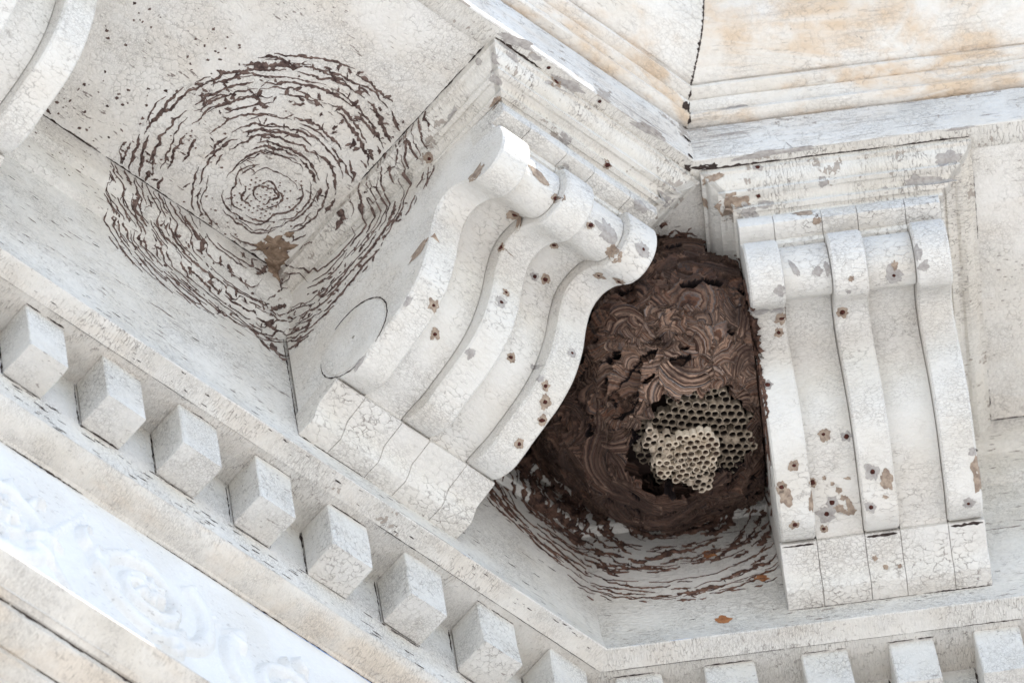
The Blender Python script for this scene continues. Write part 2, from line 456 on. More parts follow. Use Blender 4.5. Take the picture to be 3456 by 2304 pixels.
def bracket(side, t_in, width, cap_in, cap_out, skew, seed, label=None, oF=3.755):
    """t_in = edge nearer the inner corner"""
    wr = 0.375
    wc = (width - 3 * wr) / 2
    xs = [0, wr, wr + wc, 2 * wr + wc, 2 * wr + 2 * wc, width]
    g = 0.003
    mb = MB()
    for q in (1, 3):
        prism(mb, side, CH_POLY, t_in + xs[q] + g, t_in + xs[q + 1] - g, skew, bevel=0.006, seed=seed + q)
    brk = mb.build('bracket', M_BRK, house)
    if label: brk['label'] = label
    for q in (0, 2, 4):
        mb = MB()
        prism(mb, side, RIB_POLY, t_in + xs[q] + g, t_in + xs[q + 1] - g, skew, bevel=0.022, jit=0.008, seed=seed + q + 10)
        mb.build('scroll_rib', M_BRK, brk)
    mb = MB()
    for q in range(5):
        prism(mb, side, BASE_POLY, t_in + xs[q] + g * 0.8 - (0.012 if q == 0 else 0), t_in + xs[q + 1] - g * 0.8 + (0.012 if q == 4 else 0), skew, bevel=0.006, jit=0.010, seed=seed + q * 0.3 + 20)
    mb.build('base_block', M_BASE, brk)
    mb = MB()
    for q in range(5):
        prism(mb, side, NECK_POLY, t_in + xs[q] + g * 0.8, t_in + xs[q + 1] - g * 0.8, skew, bevel=0.006, jit=0.010, seed=seed + q * 0.3 + 30)
    mb.build('neck_moulding', M_BASE, brk)
    # volute eye on each cheek
    for s, te in ((-1, t_in), (1, t_in + width)):
        mb = MB(); vs = []; ls = []
        c0 = (0.935, 1.13); r = 0.475; n = 48
        for (rr, dt) in ((r, -0.02), (r, 0.003), (r - 0.02, 0.007), (r * 0.5, 0.009), (0.02, 0.009)):
            for a in range(n):
                an = 2 * math.pi * a / n
                o = c0[0] + rr * math.cos(an) * 0.97; z = c0[1] + rr * math.sin(an)
                t = te + s * dt - skew * o
                vs.append(conv(side, t, o, z)); ls.append((t, o, z))
        fs = []
        for q in range(4):
            for a in range(n):
                b = (a + 1) % n
                fs.append((q * n + a, q * n + b, (q + 1) * n + b, (q + 1) * n + a))
        mb.add(vs, ls, fs); mb.build('volute', M_BRK, brk)
    # cap: moulded slab under the soffit, returned along both cheeks
    lev = [(0, 3.26), (-0.004, 3.20), (0.0, 3.145), (0.035, 3.135), (0.045, 3.115), (0.06, 3.08), (0.10, 3.04), (0.15, 3.02), (0.165, 3.00), (0.150, 2.99), (0.150, 2.955), (0.195, 2.95), (0.225, 2.965), (0.265, 2.955), (0.295, 2.92), (0.305, 2.875), (0.285, 2.862), (0.280, 2.825), (0.335, 2.815), (0.350, 2.835), (0.372, 2.82), (0.378, 2.75), (0.41, 2.738)]
    mb = MB(); vs = []; ls = []
    k1 = 40; k2 = 34
    ob = 0.06
    for li, (k, z) in enumerate(lev):
        path = []
        for j in range(k1): path.append((cap_out - k, ob + (oF - k - ob) * j / k1, 0))
        for j in range(k2): path.append((cap_out - k + (cap_in + k - cap_out + k) * j / k2, oF - k, 1))
        for j in range(k1 + 1): path.append((cap_in + k, oF - k + (ob - oF + k) * j / k1, 2))
        for pi, (t, o, w) in enumerate(path):
            sc = 0.007
            a = nz(t * 1.2 + seed, o * 1.2, li * 0.9) + 0.7 * nz(t * 9 + seed, o * 9, li * 2.7)
            b = nz(t * 1.2 + seed + 7, o * 1.2, li * 0.9) + 0.7 * nz(t * 9 + seed, o * 9 + 7, li * 2.7)
            oo = o + (sc * a if w == 1 else 0); tt = t + (sc * a if w != 1 else 0); zz = z + (sc * b if li > 0 else 0)
            vs.append(conv(side, tt, oo, zz))
            ls.append((tt, oo, zz) if w == 1 else (oo, tt + 13, zz))
    m = len(path); fs = []
    for r in range(len(lev) - 1):
        for i in range(m - 1):
            fs.append((r * m + i, r * m + i + 1, (r + 1) * m + i + 1, (r + 1) * m + i))
    R = (len(lev) - 1) * m
    fs.append((R, R + k1, R + k1 + k2, R + m - 1))
    mb.add(vs, ls, fs); mb.build('bracket_cap', M_CAP, brk)
    return brk

BA = bracket('A', 2.0, 2.12, 1.43, 4.262, 0.060, 5.0, 'bracket in the middle with a peeling rounded scroll, seen from its left cheek', 3.75)
BB = bracket('B', 1.99, 2.14, 1.66, 4.53, 0.008, 55.0, 'bracket on the right wall seen from the front, with a large brown chip on its middle rib')
BC = bracket('A', 8.50, 2.12, 7.98, 10.8, 0.03, 105.0, 'clean bracket cut off at the upper left edge')

# ------------------------------------------------------------------ surface lookup for things that lie on the paint
def build_bvh(objs):
    vs = []; fs = []
    for ob in objs:
        b = len(vs)
        vs += [v.co / U for v in ob.data.vertices]
        fs += [tuple(b + i for i in p.vertices) for p in ob.data.polygons]
    return BVHTree.FromPolygons([tuple(v) for v in vs], fs)
BVH = build_bvh([o for o in scene.objects if o.type == 'MESH' and o.name.split('.')[0] not in ('roof_blocker', 'house_wall', 'joint')])

def chip_mesh(name, p, n, r, R, asp, mat, parent, lift=0.004, seg=30, rough=0.55, seed=0, dome=0.0, blocky=0.0):
    n = Vector(n).normalized(); r = Vector(r); r = (r - n * r.dot(n)).normalized(); s = n.cross(r)
    p = Vector(p)
    rings = (0.0, 0.4, 0.75, 1.0)
    vs = []; ls = []; fs = []
    out = []
    for k in range(seg):
        a = 2 * math.pi * k / seg
        q = 1 + rough * (nz(math.cos(a) * 1.4 + seed, math.sin(a) * 1.4, seed * .7) * 1.2 + nz(math.cos(a) * 5 + seed, math.sin(a) * 5, 3) * 0.8)
        q += blocky * (0.25 if (k // 2 + seed) % 3 < 1 else 0.0)
        out.append(max(0.25, q))
    for ri, f in enumerate(rings):
        for k in range(seg):
            a = 2 * math.pi * k / seg
            d = R * f * out[k]
            q = p + r * (math.cos(a) * d) + s * (math.sin(a) * d * asp)
            hit = BVH.ray_cast(q + n * 0.12, -n, 0.3)
            if hit[0] is not None and hit[1] is not None:
                q = hit[0] + n * (lift + dome * (1 - f * f))
            else:
                q = q - n * 0.01
            vs.append(q); ls.append((q.x, q.y, q.z))
            if ri:
                k2 = (k + 1) % seg
                fs.append(((ri - 1) * seg + k, (ri - 1) * seg + k2, ri * seg + k2, ri * seg + k))
    return link(name, vs, fs, mat, parent, ls)

CHIPS = [
(-3.106,-2.315,2.049,-1.0,-0.06,0.0,0.76,-0.64,-0.1,0.047,1.0,'w',1,'BA'),
(-2.586,-2.569,2.192,-0.0,0.3,-0.96,0.76,-0.64,-0.1,0.058,1.0,'w',1,'BA'),
(-2.544,-2.261,2.11,0.0,-0.67,-0.74,0.76,-0.64,-0.1,0.064,1.0,'w',1,'BA'),
(-2.419,-2.289,2.136,0.0,-0.67,-0.74,0.76,-0.64,-0.1,0.058,1.0,'w',1,'BA'),
(-2.958,-2.132,1.531,-0.03,-0.94,-0.35,0.76,-0.64,-0.1,0.058,1.0,'w',1,'BA'),
(-2.987,-2.07,1.386,-0.01,-0.9,-0.44,0.76,-0.64,-0.1,0.054,1.0,'w',1,'BA'),
(-3.711,-1.778,0.992,0.0,-0.68,-0.73,0.76,-0.64,-0.1,0.068,1.0,'w',1,'BA'),
(-3.457,-1.53,0.985,0.0,-0.47,-0.89,0.76,-0.64,-0.1,0.064,1.0,'w',1,'BA'),
(-2.568,-1.739,1.149,-0.01,-0.68,-0.73,0.76,-0.64,-0.1,0.064,1.0,'w',1,'BA'),
(-2.168,-1.741,0.958,-0.0,-0.61,-0.79,0.76,-0.64,-0.1,0.054,1.0,'w',1,'BA'),
(-2.08,-1.624,0.881,0.0,-0.45,-0.89,0.76,-0.64,-0.1,0.061,1.0,'w',1,'BA'),
(-1.996,-1.46,0.81,-0.01,-0.42,-0.91,0.76,-0.64,-0.1,0.058,1.0,'w',1,'BA'),
(-2.064,-1.153,0.681,-0.0,-0.4,-0.92,0.76,-0.64,-0.1,0.051,1.0,'w',1,'BA'),
(-2.089,-2.688,2.008,0.01,0.59,-0.81,0.76,-0.64,-0.1,0.061,1.0,'w',1,'BA'),
(-1.928,-2.808,1.883,0.01,0.78,-0.62,0.76,-0.64,-0.1,0.078,1.0,'w',1,'BA'),
(-2.572,-3.145,1.925,-0.0,-0.59,-0.81,0.76,-0.64,-0.1,0.037,1.0,'w',1,'BA'),
(-2.014,-2.057,1.349,-0.01,-0.91,-0.43,0.76,-0.64,-0.1,0.068,1.0,'g',1,'BA'),
(-2.284,-1.781,1.191,-0.01,-0.77,-0.64,0.76,-0.64,-0.1,0.03,1.0,'g',0,'BA'),
(-1.966,-3.246,1.901,-0.01,-0.77,-0.64,0.82,0.27,-0.5,0.127,0.7,'g',1,'BA'),
(-3.085,-1.607,0.874,-0.01,-0.47,-0.88,0.76,-0.64,-0.1,0.044,1.0,'g',0,'BA'),
(-2.381,-3.183,1.969,-0.0,-0.8,-0.6,0.91,-0.05,-0.41,0.127,0.6,'g',0,'BA'),
(-2.202,-3.031,1.876,0.0,-0.24,-0.97,0.76,-0.64,-0.1,0.061,1.0,'w',0,'BA'),
(-3.998,-1.981,1.561,-1.0,-0.06,-0.0,0.1,-0.94,0.33,0.161,0.35,'w',0,'BA'),
(-1.301,-2.007,3.249,-0.0,-0.0,-1.0,0.1,-0.94,0.33,0.051,0.5,'w',0,'H'),
(-3.987,-1.678,0.912,-0.01,-0.55,-0.84,0.18,-0.94,0.29,0.068,0.4,'g',0,'BA'),
(-4.061,-0.93,0.614,-0.7,-0.07,-0.71,0.18,-0.94,0.29,0.076,0.35,'g',0,'BA'),
(-2.254,-1.762,0.988,-0.71,-0.49,-0.51,0.76,-0.64,-0.1,0.042,1.0,'g',0,'BA'),
(-4.002,-2.336,2.94,-0.89,0.0,-0.46,0.76,-0.64,-0.1,0.047,1.0,'w',1,'BA'),
(-3.416,-3.746,3.185,0.02,-0.95,-0.32,0.76,-0.64,-0.1,0.058,1.0,'w',1,'BA'),
(-3.571,-3.825,3.221,-0.01,0.01,-1.0,0.76,-0.64,-0.1,0.027,1.0,'w',1,'H'),
(-2.882,-3.836,3.221,0.0,-0.01,-1.0,0.76,-0.64,-0.1,0.03,1.0,'w',1,'H'),
(-2.502,-3.438,2.855,0.03,-0.39,-0.92,0.76,-0.64,-0.1,0.044,1.0,'w',1,'BA'),
(-3.165,-2.602,2.18,-0.01,0.52,-0.85,0.76,-0.64,-0.1,0.078,1.0,'w',1,'BA'),
(-3.072,-3.163,1.943,-0.0,-0.72,-0.7,0.76,-0.64,-0.1,0.051,1.0,'w',1,'BA'),
(-2.578,-3.139,1.921,-0.0,-0.59,-0.81,0.76,-0.64,-0.1,0.041,1.0,'w',1,'BA'),
(-4.236,-3.461,3.152,-0.71,-0.01,-0.7,0.76,-0.64,-0.1,0.037,1.0,'g',0,'BA'),
(-3.943,-2.901,1.937,-1.0,-0.06,-0.0,0.1,-0.94,0.33,0.127,0.6,'w',0,'BA'),
(-4.16,-3.627,3.062,-0.85,-0.0,-0.52,0.74,0.43,-0.52,0.068,0.5,'g',0,'BA'),
(-4.047,-3.479,2.976,-0.49,-0.01,-0.87,0.82,0.27,-0.5,0.093,0.5,'g',0,'BA'),
(-3.918,-3.33,2.844,-0.44,0.08,-0.9,0.1,-0.94,0.33,0.102,0.35,'w',0,'BA'),
(-4.084,-2.839,3.009,-0.95,0.02,-0.31,0.1,-0.94,0.33,0.093,0.25,'g',0,'BA'),
(-4.057,-3.742,3.168,0.05,-0.96,-0.28,0.92,-0.13,-0.38,0.135,0.4,'g',0,'BA'),
(-3.062,-3.393,2.826,-0.0,-0.92,-0.39,0.92,-0.13,-0.38,0.085,0.5,'g',0,'BA'),
(-1.665,-3.447,2.964,0.54,0.01,-0.84,0.92,-0.13,-0.38,0.119,0.5,'g',0,'BA'),
(-3.342,-3.234,2.067,-0.01,-0.94,-0.35,0.91,-0.21,-0.35,0.135,0.35,'w',0,'BA'),
(-2.962,-3.279,2.552,0.01,-0.06,-1.0,0.76,-0.64,-0.1,0.037,1.0,'g',0,'BA'),
(-2.025,-3.38,2.562,0.02,-0.51,-0.86,0.91,-0.21,-0.35,0.102,0.5,'g',0,'BA'),
(-3.758,-3.838,3.222,0.0,-0.01,-1.0,0.92,-0.13,-0.38,0.076,0.5,'g',0,'H'),
(-3.28,-3.788,3.222,0.0,0.01,-1.0,0.92,-0.16,-0.37,0.254,0.22,'g',0,'H'),
(-2.273,-3.883,3.22,0.01,0.05,-1.0,0.92,-0.11,-0.38,0.203,0.2,'g',0,'H'),
(-4.064,-3.857,3.222,-0.01,0.01,-1.0,0.92,-0.15,-0.37,0.186,0.25,'g',0,'H'),
(0.361,-4.582,1.869,0.0,0.01,-1.0,0.76,-0.64,-0.1,0.119,1.0,'w',1,'BB'),
(0.305,-3.854,2.089,0.08,0.08,-0.99,0.76,-0.64,-0.1,0.075,1.0,'w',1,'BB'),
(-0.159,-3.409,2.091,0.1,0.08,-0.99,0.76,-0.64,-0.1,0.064,1.0,'w',1,'BB'),
(-0.087,-3.274,2.05,-0.43,-0.48,-0.76,0.76,-0.64,-0.1,0.071,1.0,'w',1,'BB'),
(-0.047,-2.938,1.478,-0.66,-0.67,-0.36,0.76,-0.64,-0.1,0.051,1.0,'w',1,'BB'),
(0.625,-2.995,1.09,-0.47,-0.49,-0.74,0.76,-0.64,-0.1,0.068,1.0,'w',1,'BB'),
(0.823,-3.13,1.054,-0.43,-0.43,-0.79,0.76,-0.64,-0.1,0.064,1.0,'w',1,'BB'),
(0.287,-4.685,1.901,-0.34,-0.35,-0.87,0.64,0.57,-0.53,0.058,0.6,'w',0,'BB'),
(-0.265,-3.501,2.031,0.4,0.43,-0.81,0.76,-0.64,-0.1,0.102,0.7,'g',0,'BB'),
(-0.428,-3.369,2.016,0.39,0.41,-0.82,0.76,-0.64,-0.1,0.102,0.6,'g',0,'BB'),
(-0.544,-3.775,1.784,-0.1,-0.09,-0.99,0.64,0.57,-0.53,0.061,0.9,'g',0,'BB'),
(-0.321,-4.141,1.932,-0.5,-0.5,-0.71,0.76,-0.64,-0.1,0.058,1.0,'g',0,'BB'),
(-0.251,-4.221,1.941,-0.49,-0.51,-0.7,0.64,0.57,-0.53,0.068,0.4,'g',0,'BB'),
(-0.519,-4.005,1.994,-0.61,-0.59,-0.53,0.82,0.27,-0.5,0.085,0.35,'g',0,'BB'),
(0.363,-4.937,1.901,-0.87,0.12,-0.48,0.74,0.43,-0.52,0.076,0.5,'g',0,'BB'),
(0.486,-4.897,1.801,-0.32,-0.26,-0.91,0.76,-0.64,-0.1,0.051,1.0,'g',0,'BB'),
(0.057,-4.19,1.797,0.27,0.26,-0.93,0.76,-0.64,-0.1,0.027,1.0,'g',0,'BB'),
(-0.032,-4.326,1.788,-0.22,-0.22,-0.95,0.76,-0.64,-0.1,0.027,1.0,'w',0,'BB'),
(0.496,-2.613,0.827,-0.28,-0.27,-0.92,0.76,-0.64,-0.1,0.047,1.0,'w',1,'BB'),
(0.526,-2.364,0.747,-0.26,-0.27,-0.93,0.76,-0.64,-0.1,0.076,1.0,'w',1,'BB'),
(0.814,-2.555,0.851,-0.27,-0.27,-0.93,0.76,-0.64,-0.1,0.054,1.0,'w',1,'BB'),
(0.863,-2.158,0.595,-0.04,-0.03,-1.0,0.76,-0.64,-0.1,0.054,1.0,'w',1,'BB'),
(1.104,-2.521,0.769,-0.19,-0.18,-0.96,0.76,-0.64,-0.1,0.078,1.0,'w',1,'BB'),
(1.144,-2.386,0.747,-0.05,-0.05,-1.0,0.76,-0.64,-0.1,0.071,1.0,'w',1,'BB'),
(1.23,-2.237,0.739,-0.04,-0.05,-1.0,0.76,-0.64,-0.1,0.047,1.0,'w',1,'BB'),
(1.376,-2.795,0.607,-0.25,-0.26,-0.93,0.76,-0.64,-0.1,0.075,1.0,'w',1,'BB'),
(2.166,-3.45,0.591,0.03,0.08,-1.0,0.76,-0.64,-0.1,0.075,1.0,'w',1,'BB'),
(1.18,-3.074,0.761,-0.29,-0.27,-0.92,0.74,0.43,-0.52,0.127,0.8,'w',1,'BB'),
(1.353,-3.097,0.718,-0.28,-0.28,-0.92,0.64,0.57,-0.53,0.119,0.55,'w',0,'BB'),
(0.612,-2.323,0.709,-0.27,-0.29,-0.92,0.64,0.57,-0.53,0.102,0.5,'w',0,'BB'),
(1.257,-2.623,0.76,-0.15,-0.15,-0.98,0.74,0.43,-0.52,0.068,0.5,'w',0,'BB'),
(1.166,-2.633,0.779,-0.22,-0.22,-0.95,0.76,-0.64,-0.1,0.037,1.0,'w',0,'BB'),
(1.332,-2.571,0.748,-0.04,-0.05,-1.0,0.76,-0.64,-0.1,0.041,1.0,'w',0,'BB'),
(1.081,-2.664,0.808,-0.24,-0.25,-0.94,0.76,-0.64,-0.1,0.034,1.0,'w',0,'BB'),
(0.989,-2.678,0.837,-0.26,-0.26,-0.93,0.76,-0.64,-0.1,0.02,1.0,'w',0,'BB'),
(1.082,-2.817,0.851,-0.29,-0.26,-0.92,0.76,-0.64,-0.1,0.037,0.5,'w',0,'BB'),
(0.887,-2.667,0.863,-0.27,-0.27,-0.93,0.76,-0.64,-0.1,0.024,1.0,'w',0,'BB'),
(1.2,-2.517,0.753,-0.08,-0.1,-0.99,0.76,-0.64,-0.1,0.044,1.0,'w',0,'BB'),
(1.286,-2.514,0.749,-0.03,-0.02,-1.0,0.91,-0.21,-0.35,0.051,0.5,'w',0,'BB'),
(1.921,-2.392,0.494,-0.61,-0.65,-0.46,0.76,-0.64,-0.1,0.03,1.0,'w',0,'BB'),
(1.821,-2.345,0.593,-0.49,-0.48,-0.73,0.76,-0.64,-0.1,0.024,1.0,'w',0,'BB'),
(2.024,-2.49,0.482,-0.62,-0.63,-0.47,0.76,-0.64,-0.1,0.024,1.0,'w',0,'BB'),
(2.073,-3.734,0.703,0.31,-0.7,-0.64,0.64,0.57,-0.53,0.161,0.3,'w',0,'BB'),
(1.884,-3.883,0.793,-0.29,-0.26,-0.92,0.76,-0.64,-0.1,0.047,1.0,'g',0,'BB'),
(0.862,-2.442,0.676,0.27,-0.72,-0.64,0.58,0.63,-0.52,0.093,0.25,'w',0,'BB'),
(1.436,-2.964,0.649,-0.33,-0.34,-0.88,0.76,-0.64,-0.1,0.03,0.5,'w',0,'BB'),
(0.902,-0.912,0.353,-0.7,-0.71,0.07,0.91,-0.21,-0.35,0.075,0.8,'o',0,'H'),
(0.921,-0.918,1.654,-0.7,-0.72,-0.0,0.91,-0.21,-0.35,0.075,0.8,'o',0,'H'),
(1.267,-1.267,1.058,-0.7,-0.72,0.0,0.91,-0.21,-0.35,0.075,0.8,'o',0,'H'),
(-0.908,-4.065,2.964,-0.35,-0.29,-0.89,0.76,-0.64,-0.1,0.03,1.0,'w',1,'BB'),
(-1.043,-4.247,3.166,-0.57,-0.56,-0.6,0.76,-0.64,-0.1,0.044,0.6,'w',1,'BB'),
(-0.522,-4.291,2.709,-0.67,-0.66,0.32,0.68,-0.73,-0.03,0.102,0.6,'w',0,'BB'),
(-1.067,-3.86,2.915,-0.66,-0.65,-0.38,0.76,-0.64,-0.1,0.169,0.45,'w',0,'BB'),
(-0.913,-3.913,2.843,-0.29,-0.28,-0.92,0.88,0.11,-0.46,0.085,0.8,'g',0,'BB'),
(0.389,-5.306,2.896,-0.71,-0.67,-0.22,0.7,-0.71,-0.05,0.22,0.25,'g',0,'BB'),
(0.441,-5.593,3.045,-0.32,-0.31,-0.89,0.6,-0.8,0.04,0.152,0.5,'g',0,'BB'),
(-1.353,-3.886,3.122,-0.55,-0.46,-0.7,0.6,-0.8,0.04,0.135,0.35,'w',0,'BB'),
(0.058,-4.978,2.897,-0.69,-0.69,-0.22,0.76,-0.64,-0.1,0.03,1.0,'g',0,'BB'),
(-0.83,-4.066,2.86,-0.16,-0.16,-0.97,0.71,-0.7,-0.06,0.093,0.3,'g',0,'BB'),
(-0.459,-4.591,2.992,-0.17,-0.14,-0.97,0.76,-0.64,-0.1,0.042,1.0,'g',0,'BB'),
(-0.997,-4.472,3.219,0.02,0.04,-1.0,0.68,-0.73,-0.03,0.423,0.08,'g',0,'H'),
(0.396,-5.876,3.225,-0.08,-0.07,-0.99,0.68,-0.73,-0.03,0.161,0.12,'g',0,'H'),
(-1.286,-4.345,4.038,-0.61,-0.59,-0.52,0.68,-0.73,-0.03,0.186,0.14,'g',0,'H'),
(-0.411,-4.355,2.562,-0.06,-0.05,-1.0,0.76,-0.64,-0.1,0.037,1.0,'w',0,'BB'),
(-1.232,-3.606,3.158,-0.48,0.48,-0.73,0.64,0.57,-0.53,0.076,0.5,'w',0,'BB'),
]

M_RUSTCHIP = simple('rust stained wood', (0.24, 0.09, 0.04), (0.42, 0.20, 0.09), 12, 0.9, 0.5)
for ci, (x, y, z, n1, n2, n3, r1, r2, r3, R, asp, kd, nail, par) in enumerate(CHIPS):
    pr = {'BA': BA, 'BB': BB, 'BC': BC, 'H': house}[par]
    mt = {'w': M_CHIP, 'g': M_CHIPG, 'o': M_RUSTCHIP}[kd]
    rc_ = random.Random(ci * 13 + 5); R = R * (rc_.uniform(0.65, 1.25) if nail else rc_.uniform(0.85, 1.15))
    if nail and rc_.random() < 0.3: mt = M_CHIPG
    c = chip_mesh('paint_chip', (x, y, z), (n1, n2, n3), (r1, r2, r3), R, asp, mt, pr, seed=ci * 1.7, blocky=0.6, rough=0.42)
    if nail:
        chip_mesh('nail_head', (x, y, z), (n1, n2, n3), (r1, r2, r3), rc_.uniform(0.017, 0.032), rc_.uniform(0.7, 1.0), M_RUST, pr, lift=0.007, seg=14, rough=0.25, seed=ci, dome=0.012)

# ------------------------------------------------------------------ ribbons of dried paper
def snap(p, maxd=0.35):
    r = BVH.find_nearest(p, maxd)
    if r[0] is None: return None
    return r[0], r[1]

def ribbon(mb, pts, w, seed, lift=0.006, snapd=0.3, hints=None, thick=1.0):
    """ragged strip through pts, laid on the nearest painted surface"""
    pp = []; nn = []
    for i, p in enumerate(pts):
        s = snap(p, snapd)
        if s is None: continue
        q, n = s
        if n.dot(CAM_U - q) < 0: n = -n
        pp.append(q); nn.append(n)
    if len(pp) < 3: return
    segs = [[0]]
    for i in range(1, len(pp)):
        if (pp[i] - pp[i - 1]).length > 0.16: segs.append([i])
        else: segs[-1].append(i)
    for sg in segs:
        m = len(sg)
        if m < 3: continue
        vs = []; fs = []
        for a, i in enumerate(sg):
            t = pp[sg[min(a + 1, m - 1)]] - pp[sg[max(a - 1, 0)]]
            if t.length < 1e-6: t = Vector((1, 0, 0))
            t.normalize()
            s = nn[i].cross(t).normalized()
            env = min(1.0, 0.25 + 3.5 * min(a, m - 1 - a) / m)
            base = w * env * (0.75 + 0.9 * abs(nz(seed, a * 0.35, 1.3)))
            wl = base * max(0.15, 1 + 1.7 * nz(seed + 3, a * 0.95, 2.7)); wr = base * max(0.15, 1 + 1.7 * nz(seed + 9, a * 0.95, 5.7))
            L = lift * (0.6 + 0.5 * (seed % 1))
            vs += [pp[i] + s * wl + nn[i] * 0.002, pp[i] + nn[i] * (L + w * 0.35), pp[i] - s * wr + nn[i] * 0.002]
            if a:
                b = a * 3
                fs += [(b - 3, b - 2, b + 1, b), (b - 2, b - 1, b + 2, b + 1)]
        mb.add(vs, [(v.x, v.y, v.z) for v in vs], fs)

def arc_pts(side, plane, c, r, a0, a1, wob, seed, ds=0.022, extra=None):
    """arc on a facade plane: 's' soffit (t,o), 'w' wall (t,z), 'c' cheek (o,z)"""
    n = max(4, int(abs(a1 - a0) * r / ds))
    out = []
    for i in range(n + 1):
        a = a0 + (a1 - a0) * i / n
        rr = r + wob * (nz(a * r * 3 + seed, seed, 0.5) + 0.55 * nz(a * r * 11 + seed, seed, 4.5))
        rr += 0.09 * r ** 0.5 * nz(math.cos(a) * 1.3 + 7, math.sin(a) * 1.3, r * 0.8)
        u = c[0] + rr * math.cos(a); v = c[1] + rr * math.sin(a)
        if plane == 's': q = (u, v, 3.25)
        elif plane == 'w': q = (u, 0.04 if v < 2.35 else (0.12 if v < 2.8 else 0.21), v)
        else: q = (extra(u, v), u, v)
        out.append(q)
    return out

def in_poly(x, y, poly):
    c = False; j = len(poly) - 1
    for i in range(len(poly)):
        if (poly[i][1] > y) != (poly[j][1] > y) and x < (poly[j][0] - poly[i][0]) * (y - poly[i][1]) / (poly[j][1] - poly[i][1]) + poly[i][0]:
            c = not c
        j = i
    return c

def rings(mb, side, plane, c, depth, R0, R1, dR, poly, seed, w=0.016, keep=0.8, extra=None, ecc=None, wob=0.03, blobs=0.12, conn=0.6, wfun=None):
    R = R0; k = 0
    rnd = random.Random(seed)
    while R < R1:
        k += 1
        r2 = R * R - depth * depth
        if r2 > 0.003:
            r = math.sqrt(r2)
            a = rnd.uniform(0, 1)
            a_end = a + 2 * math.pi
            while a < a_end:
                ln = rnd.uniform(0.15, 1.0) / max(r, 0.15)
                rr = r + rnd.uniform(-0.22, 0.22) * dR
                if rnd.random() < keep * (1.0 if R < R1 - 1.6 * dR else 0.6):
                    pts = arc_pts(side, plane, c, rr, a, a + ln, wob, seed + k * 7.3 + a * 3, extra=extra)
                    run_ = []
                    for q in pts + [None]:
                        ok = False
                        if q is not None:
                            x, y = (q[0], q[1]) if plane == 's' else ((q[0], q[2]) if plane == 'w' else (q[1], q[2]))
                            ok = in_poly(x, y, poly)
                        if ok: run_.append(conv(side, *q))
                        else:
                            if len(run_) > 3:
                                ww = w * rnd.uniform(0.55, 1.35) * (2.1 if rnd.random() < blobs else 1.0)
                                if wfun: ww *= wfun(R)
                                ribbon(mb, run_, ww, rnd.uniform(0, 99))
                            run_ = []
                    # short branch to the next ring
                    if rnd.random() < conn:
                        aa = a + ln * rnd.random()
                        da = rnd.uniform(-1.2, 1.2) * dR / max(r, .2)
                        pts = []
                        for j in range(7):
                            f = j / 6
                            r3 = rr + dR * 1.1 * f; a3 = aa + da * f
                            u = c[0] + r3 * math.cos(a3); v = c[1] + r3 * math.sin(a3)
                            q = (u, v, 3.25) if plane == 's' else ((u, 0.04 if v < 2.35 else 0.15, v) if plane == 'w' else (extra(u, v), u, v))
                            x, y = (q[0], q[1]) if plane == 's' else ((q[0], q[2]) if plane == 'w' else (q[1], q[2]))
                            if in_poly(x, y, poly): pts.append(conv(side, *q))
                        ribbon(mb, pts, w * rnd.uniform(0.4, 0.9), rnd.uniform(0, 99))
                a += ln + rnd.uniform(0.02, 0.16) / max(r, 0.2)
        R += dR * rnd.uniform(0.8, 1.2)

def blob(mb, p, R, seed, asp=1.0, seg=12, lift=0.008, rot=0.0):
    s = snap(p, 0.3)
    if s is None: return
    q0, n = s
    if n.dot(CAM_U - q0) < 0: n = -n
    ax = n.cross(Vector((0.3, 0.5, 0.8))).normalized(); ay = n.cross(ax)
    ax, ay = ax * math.cos(rot) + ay * math.sin(rot), ay * math.cos(rot) - ax * math.sin(rot)
    vs = [q0 + n * lift * 1.6]
    for k in range(seg):
        a = 2 * math.pi * k / seg
        d = R * (1 + 0.9 * nz(math.cos(a) * 2 + seed, math.sin(a) * 2, seed) + (0.5 * nz(seed, k * 3.3, 1) if seg > 12 else 0))
        vs.append(q0 + ax * math.cos(a) * d + ay * math.sin(a) * d * asp + n * 0.003)
    mb.add(vs, [(v.x, v.y, v.z) for v in vs], [(0, 1 + k, 1 + (k + 1) % seg) for k in range(seg)])

# the scar left by an older nest, left of the middle bracket -----------------
scar = thing('nest_scar', 'ring shaped dark brown scar on the white soffit left of the middle bracket', 'nest scar', ORG + conv('A', 4.95, 0.8, 3.25) * U)
def shift_to(parent_loc, mb):
    d = (parent_loc - ORG) / U
    mb.v = [v - d for v in mb.v]
S0 = (4.97, 0.85)
SOF = [(4.31, 0.22), (4.31, 2.45), (4.6, 2.55), (5.2, 2.60), (5.6, 2.50), (6.0, 2.2), (6.35, 1.6), (6.6, 1.1), (6.55, 0.22)]
mb = MB()
rings(mb, 'A', 's', (4.97, 0.85), 0, 0.14, 0.52, 0.075, SOF, 11, w=0.010, keep=0.62, wob=0.07, conn=1.0)
rings(mb, 'A', 's', (5.02, 0.90), 0, 0.46, 1.10, 0.068, SOF, 12, w=0.0130, keep=0.88, wob=0.05, conn=0.7, blobs=0.04)
rings(mb, 'A', 's', (5.06, 0.98), 0, 1.06, 1.74, 0.070, SOF, 13, w=0.0145, keep=0.90, wob=0.05, conn=0.7, blobs=0.05)
WAL = [(6.55, 3.22), (6.60, 2.6), (6.5, 1.9), (6.10, 1.62), (5.50, 1.66), (5.0, 1.8), (4.67, 1.9), (4.3, 1.85), (4.13, 1.75), (4.13, 3.22)]
